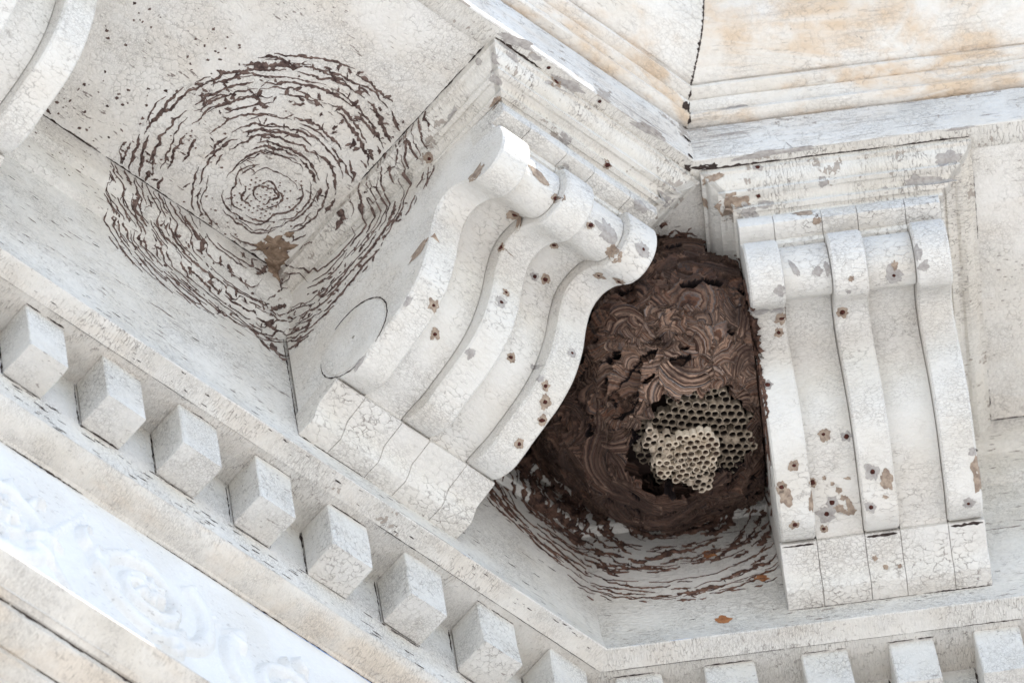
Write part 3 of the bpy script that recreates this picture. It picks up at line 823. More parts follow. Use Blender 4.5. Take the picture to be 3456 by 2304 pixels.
rings(mb, 'A', 'w', (4.9, 3.30), 0.8, 0.90, 2.25, 0.055, WAL, 14, w=0.0120, keep=0.84, wob=0.06, blobs=0.10, conn=0.9)
CHK = [(0.02, 1.8), (0.49, 1.95), (1.36, 2.15), (2.2, 2.5), (2.75, 3.24), (0.02, 3.24)]
ex = lambda u, v: 4.25 if v > 2.9 else (4.10 if v > 2.74 else 4.12 - 0.06 * u)
rings(mb, 'A', 'c', (0.9, 3.45), 0.83, 0.9, 1.95, 0.062, CHK, 15, w=0.0120, keep=0.88, extra=ex, wob=0.06, blobs=0.12, conn=1.0)
rn = random.Random(5)
for i in range(90):      # knots of thicker residue
    b_ = rn.uniform(0.1, 1.9), rn.uniform(2.15, 2.68)
    if in_poly(b_[0], b_[1], CHK): blob(mb, conv('A', ex(*b_), b_[0], b_[1]), rn.uniform(0.012, 0.05), i * 4.1, 0.45, 16, rot=rn.uniform(0, 3))
    a = rn.uniform(0.3, 2.6); r = rn.uniform(0.9, 1.65)
    u = 5.03 + r * math.cos(a); v = 0.95 + r * math.sin(a)
    if in_poly(u, v, SOF): blob(mb, conv('A', u, v, 3.25), rn.uniform(0.02, 0.05), i * 1.3, 0.5, 16, rot=rn.uniform(0, 3))
for i in range(70):
    u = rn.uniform(4.2, 5.9); v = rn.uniform(1.95, 2.9)
    if in_poly(u, v, WAL): blob(mb, conv('A', u, 0.05, v), rn.uniform(0.012, 0.045), i * 2.3, 0.45, 16, rot=rn.uniform(0, 3))
for (u, o, v, R) in ((4.30, 0.03, 1.95, 0.09), (4.42, 0.03, 1.88, 0.07), (4.55, 0.03, 2.02, 0.06), (4.12, 0.2, 2.0, 0.08), (4.12, 0.35, 2.1, 0.07), (4.75, 0.2, 3.1, 0.06), (4.55, 0.2, 3.0, 0.05), (4.35, 0.1, 2.25, 0.06)):
    blob(mb, conv('A', u, o, v), R, u * 9, 0.5, 18, rot=u * 7)
shift_to(scar.location, mb)
link('paper_strands', mb.v, mb.f, M_SCAR, scar, mb.l)['kind'] = 'stuff'
mb = MB()
for i in range(13):      # foot prints of the first comb: rows of dots
    for j in range(9):
        u = 4.985 + (i - 6) * 0.052 + (j % 2) * 0.026; v = 0.80 + (j - 4) * 0.050
        if rn.random() < 0.72 and math.hypot(u - 4.985, v - 0.80) < 0.24 + rn.uniform(-.04, .06): blob(mb, conv('A', u, v, 3.25), 0.0125, i + j * 3.1, 0.75, 9, 0.005)
for i in range(170):
    a = rn.uniform(0, 6.28); r = rn.uniform(0.25, 1.3)
    u = 4.97 + r * math.cos(a); v = 0.8 + r * math.sin(a) * 0.8
    if in_poly(u, v, SOF) and nz(u * 2, v * 2, 5) > 0.0: blob(mb, conv('A', u, v, 3.25), rn.uniform(0.008, 0.017), i, 0.75, 9, 0.005)
shift_to(scar.location, mb)
link('comb_traces', mb.v, mb.f, simple('brown spots', (0.10, 0.055, 0.04), (0.16, 0.10, 0.08), 20), scar, mb.l)['kind'] = 'stuff'
mb = MB()
for (u, o, v, R, s_) in ((4.36, 0.26, 3.24, 0.12, 1), (4.42, 0.36, 3.25, 0.13, 2), (4.50, 0.46, 3.25, 0.10, 3), (4.33, 0.21, 3.18, 0.10, 4), (4.60, 0.34, 3.25, 0.07, 5), (4.30, 0.22, 3.12, 0.07, 6), (4.38, 0.5, 3.25, 0.08, 7), (4.45, 0.62, 3.25, 0.05, 8)):
    blob(mb, conv('A', u, o, v), R, s_ * 3.1, 0.8, 22, 0.02)
shift_to(scar.location, mb)
link('mud_lump', mb.v, mb.f, M_MUD, scar, mb.l)
mb = MB()                # dark spots of mildew and burst paint blisters on the left of the soffit
for i in range(230):
    u = rn.gauss(7.0, 0.75); v = rn.uniform(0.2, 2.6)
    if u < 6.0 or u > 9: continue
    if nz(u * 1.5, v * 1.5, 2.2) > -0.08:
        blob(mb, conv('A', u, v, 3.25), rn.uniform(0.007, 0.022) * (1.5 if rn.random() < .1 else 1), i * .7, rn.uniform(.4, .95), 9, 0.004, rn.uniform(0, 3))
for i in range(60):
    u = rn.uniform(6.4, 8.5); v = rn.uniform(2.4, 3.2)
    blob(mb, conv('A', u, 0.15, v), rn.uniform(0.006, 0.018), i * .7, .5, 9, 0.004, rn.uniform(0, 3))
link('mildew_spots', mb.v, mb.f, M_SCAR, house, mb.l)['kind'] = 'stuff'

# open, dirty joints between the boards, plus painted contact darkness at the dentils --------------------------------------
mb = MB()
def joint(side, p0, p1, w, keep=1.0, seed=0.0, seg=0.9):
    p0 = Vector(p0); p1 = Vector(p1); L = (p1 - p0).length; k = 0; s_ = 0.0
    rj = random.Random(int(seed * 10) + 3)
    while s_ < L:
        l = min(L - s_, seg * rj.uniform(0.5, 1.5))
        if rj.random() < keep:
            n_ = max(4, int(l / 0.03)); pts = []
            for i in range(n_ + 1):
                q = p0 + (p1 - p0) * ((s_ + l * i / n_) / L)
                pts.append(conv(side, *q))
            ribbon(mb, pts, w * rj.uniform(0.6, 1.3), rj.uniform(0, 99), lift=0.003, snapd=0.12)
        s_ += l + rj.uniform(0, 0.08)
joint('A', (4.3, 0.205, 3.25), (8.6, 0.205, 3.25), 0.012, 1, 1)
joint('A', (4.272, 0.25, 3.245), (4.272, 3.6, 3.245), 0.008, 0.9, 2)
joint('B', (4.54, 0.2, 3.245), (4.54, 3.6, 3.245), 0.008, 0.9, 3)
joint('B', (4.55, 0.205, 3.25), (8, 0.205, 3.25), 0.010, 1, 4)
joint('A', (1.45, 3.765, 3.222), (4.25, 3.765, 3.222), 0.012, 0.8, 5)
joint('B', (1.68, 3.765, 3.222), (4.52, 3.765, 3.222), 0.013, 0.8, 6)
joint('A', (4.3, 3.64, 3.24), (11, 3.64, 3.24), 0.005, 0.8, 7)
joint('B', (4.56, 3.64, 3.24), (9, 3.64, 3.24), 0.005, 0.8, 8)
joint('A', (0.0, -0.172, -0.075), (11, -0.172, -0.075), 0.0055, 0.75, 9)
joint('B', (0.0, -0.172, -0.075), (9, -0.172, -0.075), 0.0055, 0.75, 10)
joint('A', (0.5, -0.726, -1.30), (11, -0.726, -1.30), 0.012, 0.85, 11)
joint('A', (0.5, -1.05, -1.508), (11, -1.05, -1.508), 0.006, 0.6, 12)
joint('A', (0.5, -1.165, -4.43), (11, -1.165, -4.43), 0.022, 0.9, 50)
joint('A', (0.5, -1.505, -4.65), (11, -1.505, -4.65), 0.014, 0.8, 51)
joint('A', (4.125, 0.005, 0.42), (4.125, 0.005, 2.3), 0.007, 0.8, 13)
joint('A', (2.0, 0.01, 0.362), (4.12, 0.01, 0.362), 0.006, 0.8, 14)
joint('B', (1.99, 0.01, 0.362), (4.13, 0.01, 0.362), 0.006, 0.8, 15)
joint('A', (1.9, 3.36, 2.738), (3.85, 3.36, 2.738), 0.007, 0.7, 16)
joint('B', (2.05, 3.36, 2.738), (4.1, 3.36, 2.738), 0.007, 0.7, 17)
joint('A', (3.87, 2.75, 2.72), (3.89, 3.22, 2.72), 0.022, 1, 18, 2)
for q in (2.0, 2.9, 3.745): joint('A', (q - 0.02, 0.58, 0.685), (q + 0.36, 0.58, 0.685), 0.014, 1, 19 + q, 2)
for q in (1.99, 2.87, 3.755): joint('B', (q, 0.60, 0.675), (q + 0.36, 0.60, 0.675), 0.013, 1, 29 + q, 2)
for i in range(10):  # dentil seams: gaps, with contact darkness painted into the same ribbons
    tl = 7.548 + 2 - i
    if tl < 0.3: break
    for tt, ww in ((tl + 0.006, 0.010), (tl - 0.514, 0.008)):
        joint('A', (tt, -0.715, -0.07), (tt, -0.715, -0.84), ww, 0.8, i * 2.1 + tt, 0.5)
    joint('A', (tl - 0.5, -0.26, -0.062), (tl, -0.26, -0.062), 0.006, 0.8, i * 1.7 + 3, 0.4)
    joint('A', (tl - 0.5, -0.712, -0.85), (tl, -0.712, -0.85), 0.008, 0.8, i * 1.3 + 5, 0.4)
for i, t in enumerate((0.06, 1.02, 2.014, 2.938, 3.85, 4.80)):
    for tt in (t - 0.006, t + 0.506): joint('B', (tt, -0.715, -0.07), (tt, -0.715, -0.84), 0.009, 0.8, i * 2.3 + tt, 0.5)
    joint('B', (t, -0.26, -0.062), (t + 0.5, -0.26, -0.062), 0.006, 0.8, i * 1.9 + 3, 0.4)
# flakes and grit caught on the boards
rg_ = random.Random(77)
for i in range(330):
    if i % 3 == 0: q = ('A', rg_.uniform(0.3, 9), -0.715, rg_.uniform(-1.27, -0.85)); R_ = rg_.uniform(0.004, 0.02)
    elif i % 3 == 1: q = ('A', rg_.uniform(0.2, 9), 0.01, rg_.uniform(0.1, 2.1)); R_ = rg_.uniform(0.004, 0.016)
    else:
        q = ('B', rg_.uniform(0.1, 6), 0.01, rg_.uniform(0.1, 0.9)) if rg_.random() < .4 else ('A', rg_.uniform(0.2, 9), rg_.uniform(-0.14, 0.05), -0.03); R_ = rg_.uniform(0.002, 0.012)
    pts = [conv(q[0], q[1] + f * R_ * 3.5, q[2], q[3] + 0.01 * nz(i, f, 2)) for f in np.linspace(-1, 1, 6)]
    ribbon(mb, pts, R_ * 0.45, i * 1.1, lift=0.003, snapd=0.1)
joint('B', (5.0, 3.90, 3.885), (9, 3.90, 3.885), 0.016, 1, 40)
pts = []
for i in range(60):
    a = math.radians(118 - 175 * i / 59)
    o = 0.935 + 0.492 * math.cos(a); z = 1.13 + 0.505 * math.sin(a)
    pts.append(conv('A', 4.125 - 0.06 * o, o, z))
ribbon(mb, pts, 0.0085, 3.3, lift=0.006, snapd=0.1)
pts = []
for i in range(30):
    a = math.radians(-95 - 95 * i / 29)
    o = 0.935 + 0.50 * math.cos(a); z = 1.13 + 0.52 * math.sin(a)
    pts.append(conv('A', 4.125 - 0.06 * o, o, z))
ribbon(mb, pts, 0.007, 8.3, lift=0.006, snapd=0.1)
jm = []
for i in range(len(crown_prof)): jm.append(crown_prof[i])
jm = [(3.93, 3.93), (3.99, 3.96), (3.98, 4.01), (4.06, 4.18), (4.13, 4.27)] + jm
for i in range(len(jm) - 1):
    pts = []
    for f in np.linspace(0, 1, 7):
        o = jm[i][0] * (1 - f) + jm[i + 1][0] * f; z = jm[i][1] * (1 - f) + jm[i + 1][1] * f
        pts.append(conv('A', o * T225 + 0.002, o, z))
    ribbon(mb, pts, 0.014, i * 3.3, lift=0.003, snapd=0.12)
for (o, z) in ((3.90, 3.25), (3.90, 3.6), (3.90, 3.86), (3.97, 4.0), (4.02, 4.1)):
    blob(mb, conv('A', o * T225 + 0.05, o, z), 0.05 if z > 3.5 else 0.035, z * 7, 0.6, 18)
for (o, t) in ((3.80, 1.66), (3.79, 1.80), (3.80, 1.52)):
    blob(mb, conv('B', t, o, 3.222), 0.07, t * 7, 0.5, 18, rot=0.2)
link('joints_and_contact_shade', mb.v, mb.f, M_GAP, house, mb.l)['kind'] = 'stuff'

# ------------------------------------------------------------------ the hornet nest
NC = Vector((-0.3805, -1.7667, 2.6600))
RT = Vector((0.7606, -0.6413, -0.1008))
UPV = Vector((-0.5112, -0.6874, 0.5159))
VD = Vector((0.4002, 0.3408, 0.8507))
nest = thing('hornet_nest', 'brown papery hornet nest torn open on pale combs, between middle and right brackets', 'hornet nest', ORG + NC * U)
NR = 1.46
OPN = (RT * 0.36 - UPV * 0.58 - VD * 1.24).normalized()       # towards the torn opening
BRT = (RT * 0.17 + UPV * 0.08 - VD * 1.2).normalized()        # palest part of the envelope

def nest_surface(nu, nv, NRr, seed, nflake, hole, amp=1.0, hole_r=0.63):
    rg = np.random.default_rng(seed)
    # polar grid around the axis that points into the soffit
    ax = -OPN; e1 = ax.cross(Vector((0.2, 0.9, 0.1))).normalized(); e2 = ax.cross(e1)
    th = np.linspace(0.02, math.pi - 0.03, nv); ph = np.linspace(0, 2 * math.pi, nu, endpoint=False)
    TH, PH = np.meshgrid(th, ph, indexing='ij')
    D = (np.cos(TH)[..., None] * np.array(ax) + (np.sin(TH) * np.cos(PH))[..., None] * np.array(e1) + (np.sin(TH) * np.sin(PH))[..., None] * np.array(e2)).reshape(-1, 3)
    n = len(D)
    h = np.zeros(n); st = np.zeros(n); fl = np.full(n, 0.5); tone = np.zeros(n); edge = np.zeros(n)
    # low frequency lumps
    for _ in range(14):
        k = rg.normal(size=3) * 2.6; p = rg.uniform(0, 6.28)
        h += 0.022 * np.sin(D @ k + p)
    cs = rg.normal(size=(nflake, 3)); cs /= np.linalg.norm(cs, axis=1)[:, None]
    opn = np.array(OPN); brt = np.array(BRT)
    hh = h.copy()
    for i in range(nflake):
        c = cs[i]
        v = opn - c * (opn @ c); nvv = np.linalg.norm(v)
        if nvv < 1e-3: continue
        v /= nvv
        dbr = math.acos(max(-1, min(1, c @ brt)))
        rot = rg.normal() * (0.35 + (0.7 if dbr < 0.75 else 0.0))
        u = np.cross(c, v)
        u, v = u * math.cos(rot) + v * math.sin(rot), v * math.cos(rot) - u * math.sin(rot)
        if rg.random() < 0.5: v = -v
        big = rg.random() ** (0.7 if rg.random() < 0.35 else 1.6)
        a = 0.05 + 0.21 * big ** 1.8; b = a * rg.uniform(0.22, 0.55)
        if dbr < 0.7: a *= 0.8; b = a * rg.uniform(0.6, 1.0)
        m = np.nonzero(D @ c > math.cos(max(a, b) * 1.5))[0]
        if len(m) == 0: continue
        d = D[m] - c
        x = (d @ u) / a; y = (d @ v) / b
        yy = y + 0.55 * x * x - 0.15
        wob = 0.10 * np.sin(x * 5 + i) + 0.06 * np.sin(x * 13 + i * 3) + 0.06 * np.sin(x * 29 + i * 5)
        q = x * x + (yy + wob) ** 2
        k = m[q < 1]
        ins = q < 1
        f = (yy[ins] + 1) / 2                     # 0 at the root, 1 at the free edge
        rad = np.sqrt(x[ins] ** 2 * 0.35 + (yy[ins] + 1.1) ** 2)
        lift = rg.uniform(0.0, 0.034)
        hh[k] = h[k] + lift + 0.030 * f ** 2 * (0.6 + big) + 0.0035 * np.sin(rad * 26 * b / 0.12)
        st[k] = rad * b * 9 + rg.uniform(0, 1)
        fl[k] = rg.random()
        edge[k] = np.clip((q[ins] - 0.80) / 0.2, 0, 1) * (yy[ins] > 0)
    # bigger torn hollows in the outer and upper parts
    for _ in range(16 if nflake > 1000 else 0):
        c = rg.normal(size=3); c /= np.linalg.norm(c)
        if c @ -np.array(VD) < 0.15 or abs(math.acos(c @ brt)) < 0.28: continue
        vo = opn - c * (opn @ c); vo /= np.linalg.norm(vo) + 1e-6
        u = np.cross(c, vo); v = vo
        a = rg.uniform(0.08, 0.17); b = a * rg.uniform(0.22, 0.42)
        d = D - c
        q = ((d @ u) / a) ** 2 + ((d @ v + 1.6 * (d @ u) ** 2) / b) ** 2
        q = q * (1 + 0.20 * np.sin((d @ u) * 60 + _) + 0.15 * np.sin((d @ v) * 110 + _))
        k = (q < 1.5) & (D @ c > 0)
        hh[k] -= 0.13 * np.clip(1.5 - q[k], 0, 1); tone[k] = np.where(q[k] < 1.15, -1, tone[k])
    # torn pits
    for _ in range(int(nflake / 20)):
        c = rg.normal(size=3); c /= np.linalg.norm(c)
        u = np.cross(c, rg.normal(size=3)); u /= np.linalg.norm(u); v = np.cross(c, u)
        vo = opn - c * (opn @ c); vo /= np.linalg.norm(vo) + 1e-6
        u = np.cross(c, vo); v = vo
        a = rg.uniform(0.02, 0.075); b = a * rg.uniform(0.25, 0.55)
        d = D - c
        q = ((d @ u) / a) ** 2 + ((d @ v + 3 * (d @ u) ** 2) / b) ** 2
        q = q * (1 + 0.25 * np.sin((d @ u) * 90 + _))
        k = (q < 1.3) & (D @ c > 0)
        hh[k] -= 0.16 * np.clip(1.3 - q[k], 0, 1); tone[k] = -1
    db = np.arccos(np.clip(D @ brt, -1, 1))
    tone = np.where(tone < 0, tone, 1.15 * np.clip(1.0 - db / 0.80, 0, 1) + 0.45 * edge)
    fl = fl * np.clip(1.38 - db, 0.08, 1.0)  # outer and upper paper darker: its own tone plus shade put into the colour
    rad = NRr * (1.0 + hh * amp)
    P = D * rad[:, None]
    # flatten a little against the soffit
    Pw = P + np.array(NC)
    for _ in range(2):
        tA = -Pw[:, 0]; oA = -Pw[:, 1]
        lim = np.where(Pw[:, 2] > 2.76, 1.40, 1.965 - 0.06 * oA) - (0.02 if hole else 0.1)
        Pw[:, 0] = np.where((tA > lim) & (oA < 3.4), -lim - 0.02 * (tA - lim), Pw[:, 0])
        tB = Pw[:, 0] * C45 - Pw[:, 1] * C45; oB = -Pw[:, 0] * C45 - Pw[:, 1] * C45
        lim = np.where(Pw[:, 2] > 2.76, 1.63, 1.965) - (0.02 if hole else 0.1)
        tn = np.where((tB > lim) & (oB < 3.4), lim + 0.02 * (tB - lim), tB)
        Pw[:, 0] = tn * C45 - oB * C45; Pw[:, 1] = -tn * C45 - oB * C45
    P = Pw - np.array(NC)
    ids = np.arange(n).reshape(nv, nu)
    F = np.stack([ids[:-1, :], np.roll(ids, -1, 1)[:-1, :], np.roll(ids, -1, 1)[1:, :], ids[1:, :]], -1).reshape(-1, 4)
    if hole:
        cen = P[F].mean(1)
        dd = cen / np.linalg.norm(cen, axis=1)[:, None]
        ang = np.arccos(np.clip(dd @ opn, -1, 1)) * NRr
        rt = np.array(RT); up = np.array(UPV)
        az = np.arctan2(dd @ up - opn @ up, dd @ rt - opn @ rt)
        lim = hole_r * (1 + 0.10 * np.sin(az * 2 + 1) + 0.07 * np.sin(az * 5 + seed) + 0.06 * np.sin(az * 11 + 2) + 0.05 * np.sin(az * 23 + 3))
        F = F[ang > lim]
    # drop what is inside the soffit
    cz = P[F][:, :, 2].mean(1) + NC.z
    F = F[cz < 3.30]
    return P, F, np.stack([st, fl, tone], 1), edge

def nest_mat(name, dark=1.0):
    k = NT(name)
    at = k.n('ShaderNodeAttribute', attribute_name='loc')
    sx = k.n('ShaderNodeSeparateXYZ'); k.L(at.outputs['Vector'], sx.inputs[0])
    tc = k.n('ShaderNodeTexCoord')
    n1 = k.noise(tc.outputs['Object'], 34, 4, 0.6)
    n2 = k.noise(tc.outputs['Object'], 170, 3, 0.75)
    n3 = k.noise(tc.outputs['Object'], 16, 4, 0.65)
    s1 = k.n('ShaderNodeSeparateColor'); k.L(n1.outputs['Color'], s1.inputs[0])
    wv = k.n('ShaderNodeTexNoise', noise_dimensions='1D')
    k.L(k.math('ADD', k.math('ADD', k.math('MULTIPLY', sx.outputs[0], 5.5), k.math('MULTIPLY', s1.outputs[0], 3.2)), k.math('MULTIPLY', sx.outputs[1], 61.0)), wv.inputs['W'])
    wv.inputs['Scale'].default_value = 1.0; wv.inputs['Detail'].default_value = 3.0; wv.inputs['Roughness'].default_value = 0.7
    band = k.ramp(wv.outputs['Fac'], 0.33, 0.68)
    sw = k.n('ShaderNodeSeparateColor'); k.L(wv.outputs['Color'], sw.inputs[0])
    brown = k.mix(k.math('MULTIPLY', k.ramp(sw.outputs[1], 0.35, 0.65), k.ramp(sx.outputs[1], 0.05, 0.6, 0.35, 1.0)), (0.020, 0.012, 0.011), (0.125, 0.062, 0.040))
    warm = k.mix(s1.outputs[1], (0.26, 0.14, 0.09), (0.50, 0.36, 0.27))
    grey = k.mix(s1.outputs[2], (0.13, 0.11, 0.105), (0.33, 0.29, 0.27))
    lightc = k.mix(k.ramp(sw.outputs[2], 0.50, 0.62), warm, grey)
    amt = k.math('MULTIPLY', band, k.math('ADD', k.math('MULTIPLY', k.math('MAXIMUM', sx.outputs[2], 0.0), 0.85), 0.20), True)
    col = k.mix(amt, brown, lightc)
    col = k.mix(k.ramp(n2.outputs['Fac'], 0.50, 0.68, 0.0, 0.45), col, (0.03, 0.019, 0.016))
    col = k.mix(k.ramp(n3.outputs['Fac'], 0.48, 0.64, 0.0, 0.70), col, (0.030, 0.018, 0.015))
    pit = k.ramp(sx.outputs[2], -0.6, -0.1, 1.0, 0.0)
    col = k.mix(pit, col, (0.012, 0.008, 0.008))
    k.L(col, k.b.inputs['Base Color'])
    k.b.inputs['Roughness'].default_value = 0.9
    k.b.inputs['Specular IOR Level'].default_value = 0.15
    bp = k.n('ShaderNodeBump'); bp.inputs['Strength'].default_value = 0.7; bp.inputs['Distance'].default_value = 0.002
    k.L(k.math('ADD', k.math('MULTIPLY', band, 0.7), n2.outputs['Fac']), bp.inputs['Height']); k.L(bp.outputs[0], k.b.inputs['Normal'])
    return k.m
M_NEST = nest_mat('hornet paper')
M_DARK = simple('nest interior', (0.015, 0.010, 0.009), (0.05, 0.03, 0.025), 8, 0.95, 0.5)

def np_link(name, P, F, att, mat, parent):
    me = bpy.data.meshes.new(name)
    me.vertices.add(len(P)); me.vertices.foreach_set('co', (P * U).astype(np.float32).ravel())
    me.loops.add(F.size); me.loops.foreach_set('vertex_index', F.astype(np.int32).ravel())
    me.polygons.add(len(F)); me.polygons.foreach_set('loop_start', np.arange(0, F.size, 4, dtype=np.int32))
    me.update(calc_edges=True); me.validate()
    me.polygons.foreach_set('use_smooth', [True] * len(me.polygons))
    a = me.attributes.new('loc', 'FLOAT_VECTOR', 'POINT'); a.data.foreach_set('vector', att.astype(np.float32).ravel())
    me.materials.append(mat)
    ob = bpy.data.objects.new(name, me); scene.collection.objects.link(ob); ob.parent = parent
    return ob

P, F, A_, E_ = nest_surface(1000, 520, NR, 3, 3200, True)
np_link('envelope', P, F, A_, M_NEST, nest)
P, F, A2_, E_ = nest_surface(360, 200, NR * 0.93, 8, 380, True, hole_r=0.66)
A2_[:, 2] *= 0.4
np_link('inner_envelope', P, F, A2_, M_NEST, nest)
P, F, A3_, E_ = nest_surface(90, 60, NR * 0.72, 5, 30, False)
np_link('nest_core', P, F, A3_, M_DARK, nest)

# curled shreds of paper standing off the envelope
mb = MB(); rs = random.Random(21)
for i in range(420):
    c = Vector((rs.gauss(0, 1), rs.gauss(0, 1), rs.gauss(0, 1))).normalized()
    if c.dot(-VD) < -0.1: continue
    if c.angle(OPN) * NR < 0.62: continue
    if NC.z + c.z * NR > 3.2: continue
    v = (OPN - c * OPN.dot(c)).normalized(); u = c.cross(v)
    an = rs.gauss(0, 0.45); u, v = u * math.cos(an) + v * math.sin(an), v * math.cos(an) - u * math.sin(an)
    L = rs.uniform(0.08, 0.34); W = rs.uniform(0.006, 0.022); cur = rs.uniform(-1.8, 1.8)
    n_ = 9; vs = []; ls = []; fs = []
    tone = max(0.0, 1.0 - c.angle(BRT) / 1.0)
    fr = rs.random(); off = rs.uniform(0.015, 0.05)
    for j in range(n_):
        f = j / (n_ - 1) - 0.5
        w_ = W * (1 - (2 * f) ** 2 * 0.8) * (1 + 0.5 * nz(i, j * .9, 1))
        ctr = c * NR * (1 + off) + u * (f * L) + v * (cur * f * f * L)
        ctr = ctr.normalized() * NR * (1.0 + off + 0.02 * nz(i, f * 4, 7))
        vs += [ctr - v * w_ - c * 0.03, ctr, ctr + v * w_ + c * rs.uniform(0.0, 0.02)]
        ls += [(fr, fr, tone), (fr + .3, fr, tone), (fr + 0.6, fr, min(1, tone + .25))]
        if j:
            b = j * 3; fs += [(b - 3, b - 2, b + 1, b), (b - 2, b - 1, b + 2, b + 1)]
    mb.add(vs, ls, fs)
o_ = mb.build('paper_shreds', M_NEST, nest); o_['kind'] = 'stuff'

# combs
def comb_mat(name, rim, rim2, inner):
    k = NT(name)
    at = k.n('ShaderNodeAttribute', attribute_name='loc')
    sx = k.n('ShaderNodeSeparateXYZ'); k.L(at.outputs['Vector'], sx.inputs[0])
    tc = k.n('ShaderNodeTexCoord')
    n1 = k.noise(tc.outputs['Object'], 120, 4, 0.65)
    c = k.mix(k.ramp(n1.outputs['Fac'], 0.35, 0.65), rim, rim2)
    c = k.mix(k.ramp(sx.outputs[0], 0.05, 0.7), c, inner)  # cells darken with depth: the shade inside them is put into the colour
    k.L(c, k.b.inputs['Base Color']); k.b.inputs['Roughness'].default_value = 0.9
    k.b.inputs['Specular IOR Level'].default_value = 0.1
    bp = k.n('ShaderNodeBump'); bp.inputs['Strength'].default_value = 0.6; bp.inputs['Distance'].default_value = 0.001
    k.L(n1.outputs['Fac'], bp.inputs['Height']); k.L(bp.outputs[0], k.b.inputs['Normal'])
    return k.m
def comb(name, c, rad, pitch, seed, mat, ecc=(1, 1), depth=0.15, missing=0.04, bow=0.12, excl=None, drop=0.0, turn=0.0):
    mb = MB(); rs = random.Random(seed); ct = math.cos(turn); st_ = math.sin(turn)
    N = int(rad / pitch) + 3
    ro = pitch / math.sqrt(3)
    for i in range(-N, N + 1):
        for j in range(-N, N + 1):
            x = pitch * (i + 0.5 * (j % 2)); y = pitch * 0.866 * j
            d = math.hypot(x / ecc[0], y / ecc[1])
            if d > rad * (1 + 0.22 * nz(x * 3 + seed, y * 3, 1) + 0.14 * nz(x * 9 + seed, y * 9, 4)): continue
            if rs.random() < missing: continue
            edge_ = d > rad - pitch * 1.2
            z0 = rs.uniform(-0.012, 0.012) + bow * d * d + (rs.uniform(0.0, 0.05) if edge_ else 0)
            dep = depth * (0.7 if edge_ else 1.0)
            jx = rs.uniform(-1, 1) * pitch * 0.08; jy = rs.uniform(-1, 1) * pitch * 0.08
            ri = pitch * (0.475 - 0.06 * rs.random()) * (0.72 if edge_ and rs.random() < 0.4 else 1)
            vs = []; ls = []; m = 12
            capped = rs.random() < 0.035
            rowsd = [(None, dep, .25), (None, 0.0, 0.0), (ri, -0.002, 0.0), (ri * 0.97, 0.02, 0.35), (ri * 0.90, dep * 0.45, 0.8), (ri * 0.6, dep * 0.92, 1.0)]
            if capped: rowsd = rowsd[:3] + [(ri * .8, -0.018, 0.0), (ri * .3, -0.03, 0.0)]
            for (r_, dz, tt) in rowsd:
                for a in range(m):
                    an = 2 * math.pi * a / m + math.pi / 6
                    if r_ is None:
                        rr = ro * (1.0 if a % 2 == 0 else 0.866) * (0.985)
                    else:
                        rr = r_ * (1 + 0.06 * rs.uniform(-1, 1))
                    px = x + jx + rr * math.cos(an); py = y + jy + rr * math.sin(an)
                    zz = z0 + dz + (rs.uniform(-.006, .006) if dz <= 0 else 0)
                    vs.append(c - NC + Vector((px * ct - py * st_, px * st_ + py * ct, zz + drop))); ls.append((tt, 0, 0))
            fs = []
            for q in range(len(rowsd) - 1):
                for a in range(m):
                    b = (a + 1) % m
                    fs.append((q * m + a, q * m + b, (q + 1) * m + b, (q + 1) * m + a))
            fs.append(tuple((len(rowsd) - 1) * m + a for a in range(m)))
            mb.add(vs, ls, fs)
    return mb.build(name, mat, nest, angle=40)
O_ = NC + OPN * NR
c1 = NC + (RT * 0.40 - UPV * 0.60 - VD * 1.04)
c2 = NC + (RT * 0.30 - UPV * 0.76 - VD * 1.28)
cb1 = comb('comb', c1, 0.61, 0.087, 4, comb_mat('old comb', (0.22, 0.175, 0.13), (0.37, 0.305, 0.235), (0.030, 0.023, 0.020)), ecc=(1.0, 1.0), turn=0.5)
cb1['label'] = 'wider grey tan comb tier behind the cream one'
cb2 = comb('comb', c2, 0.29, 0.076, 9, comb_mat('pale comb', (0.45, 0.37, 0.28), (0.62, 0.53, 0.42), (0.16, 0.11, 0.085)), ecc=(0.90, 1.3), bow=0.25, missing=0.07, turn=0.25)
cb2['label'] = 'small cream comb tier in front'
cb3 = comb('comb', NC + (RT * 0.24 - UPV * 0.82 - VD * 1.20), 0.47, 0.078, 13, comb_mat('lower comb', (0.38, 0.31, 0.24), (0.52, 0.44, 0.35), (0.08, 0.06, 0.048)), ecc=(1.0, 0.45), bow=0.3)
cb3['label'] = 'broken comb tier along the lower rim of the opening'

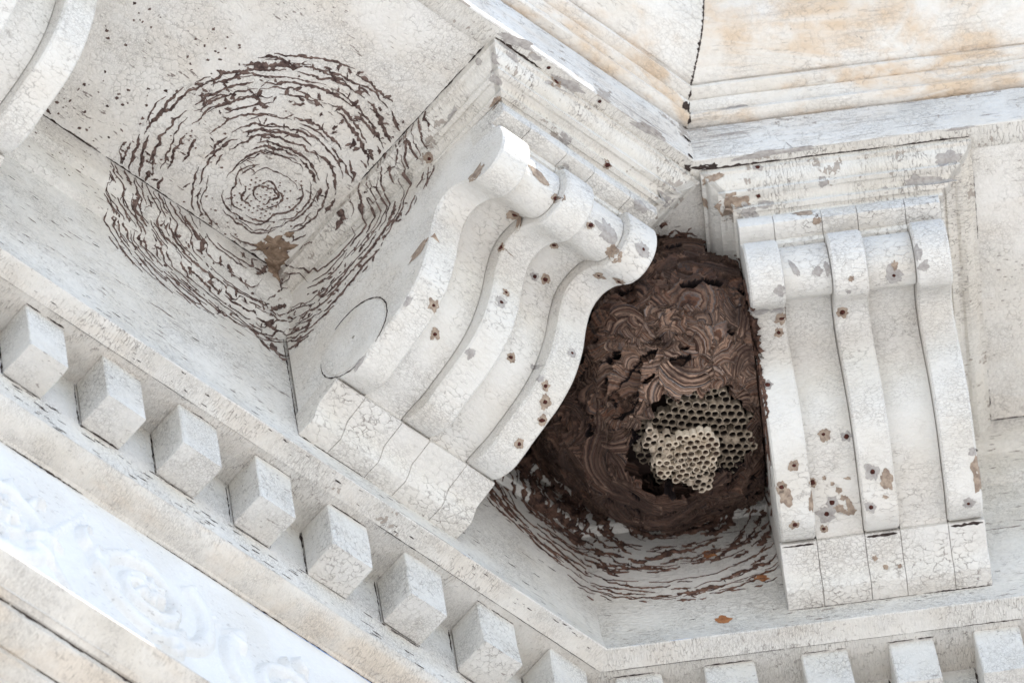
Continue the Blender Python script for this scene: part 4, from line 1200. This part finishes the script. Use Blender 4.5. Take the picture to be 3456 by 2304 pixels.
# tatters along the rim of the comb opening
# paper residue on the walls around the nest
mb = MB()
for side in 'AB':
    tc_, oc_, zc_ = unconv(side, NC)
    if side == 'A':
        poly = [(0.0, 3.0), (0.0, 0.95), (0.5, 1.25), (1.0, 1.55), (1.6, 1.75), (1.98, 1.8), (1.98, 3.2), (0, 3.2)]
    else:
        poly = [(0.0, 3.0), (0.0, 1.05), (0.5, 0.88), (1.1, 0.80), (1.97, 0.95), (1.97, 3.2), (0, 3.2)]
    wf = lambda R: 1.0 if R > oc_ + 0.35 else 1.7
    rings(mb, side, 'w', (tc_, zc_), oc_, oc_ + 0.05, oc_ + 0.50, 0.060, poly, 31, w=0.022, keep=0.85, wob=0.08, blobs=0.25, conn=0.6)
    rings(mb, side, 'w', (tc_, zc_), 0, 0.05, 0.62, 0.05, poly, 41, w=0.026, keep=0.95, wob=0.06, blobs=0.4, conn=1.0)
    rings(mb, side, 'w', (tc_, zc_ - 0.1), 0, 0.4, 1.05, 0.065, poly, 43, w=0.013, keep=0.6, wob=0.07, blobs=0.3, conn=0.8)
    rings(mb, side, 'w', (tc_, zc_), oc_, oc_ + 0.36, oc_ + 1.08, 0.045, poly, 33, w=0.0125, keep=0.82, wob=0.06, blobs=0.12, conn=0.6)
    sp_ = [(-0.2, 0.2), (1.7, 0.2), (1.7, 3.6), (1.2, 3.6), (-0.4, 0.5)] if side == 'B' else [(0, 0.2), (1.45, 0.2), (1.45, 3.3), (1.2, 3.0)]
    rings(mb, side, 's', (tc_, oc_), 3.25 - zc_, 0.8, 1.72, 0.06, sp_, 37, w=0.020, keep=0.8, wob=0.05, blobs=0.25, conn=0.7)
    ck = lambda u, v: (1.70 if v > 3.0 else (1.95 if v > 2.74 else 1.985))
    if side == 'B':
        rings(mb, side, 'c', (oc_, zc_), 1.0, 1.1, 1.9, 0.06, [(0.2, 0.9), (2.9, 0.9), (2.9, 3.2), (0.2, 3.2)], 39, w=0.018, keep=0.8, extra=ck, wob=0.05, blobs=0.25, conn=0.6)
shift_to(nest.location, mb)
o_ = link('wall_residue', mb.v, mb.f, simple('nest residue', (0.035, 0.022, 0.02), (0.19, 0.11, 0.08), 14, 0.95, 0.9), nest, mb.l); o_['kind'] = 'stuff'
# ------------------------------------------------------------------ ground
def ground():
    k = NT('pale paving and grass')
    tc = k.n('ShaderNodeTexCoord')
    n1 = k.noise(tc.outputs['Object'], 0.15, 5, 0.6)
    n2 = k.noise(tc.outputs['Object'], 3.0, 5, 0.6)
    c = k.mix(k.ramp(n2.outputs['Fac'], 0.3, 0.7), (0.49, 0.46, 0.415), (0.59, 0.56, 0.51))
    c = k.mix(k.ramp(n1.outputs['Fac'], 0.66, 0.72), c, (0.12, 0.14, 0.07))
    k.L(c, k.b.inputs['Base Color']); k.b.inputs['Roughness'].default_value = 0.9
    me = bpy.data.meshes.new('ground')
    s = 600
    me.from_pydata([(-s, -s, 0), (s, -s, 0), (s, s, 0), (-s, s, 0)], [], [(0, 1, 2, 3)])
    me.materials.append(k.m)
    o = bpy.data.objects.new('ground', me)
    scene.collection.objects.link(o)
    o['kind'] = 'structure'
ground()
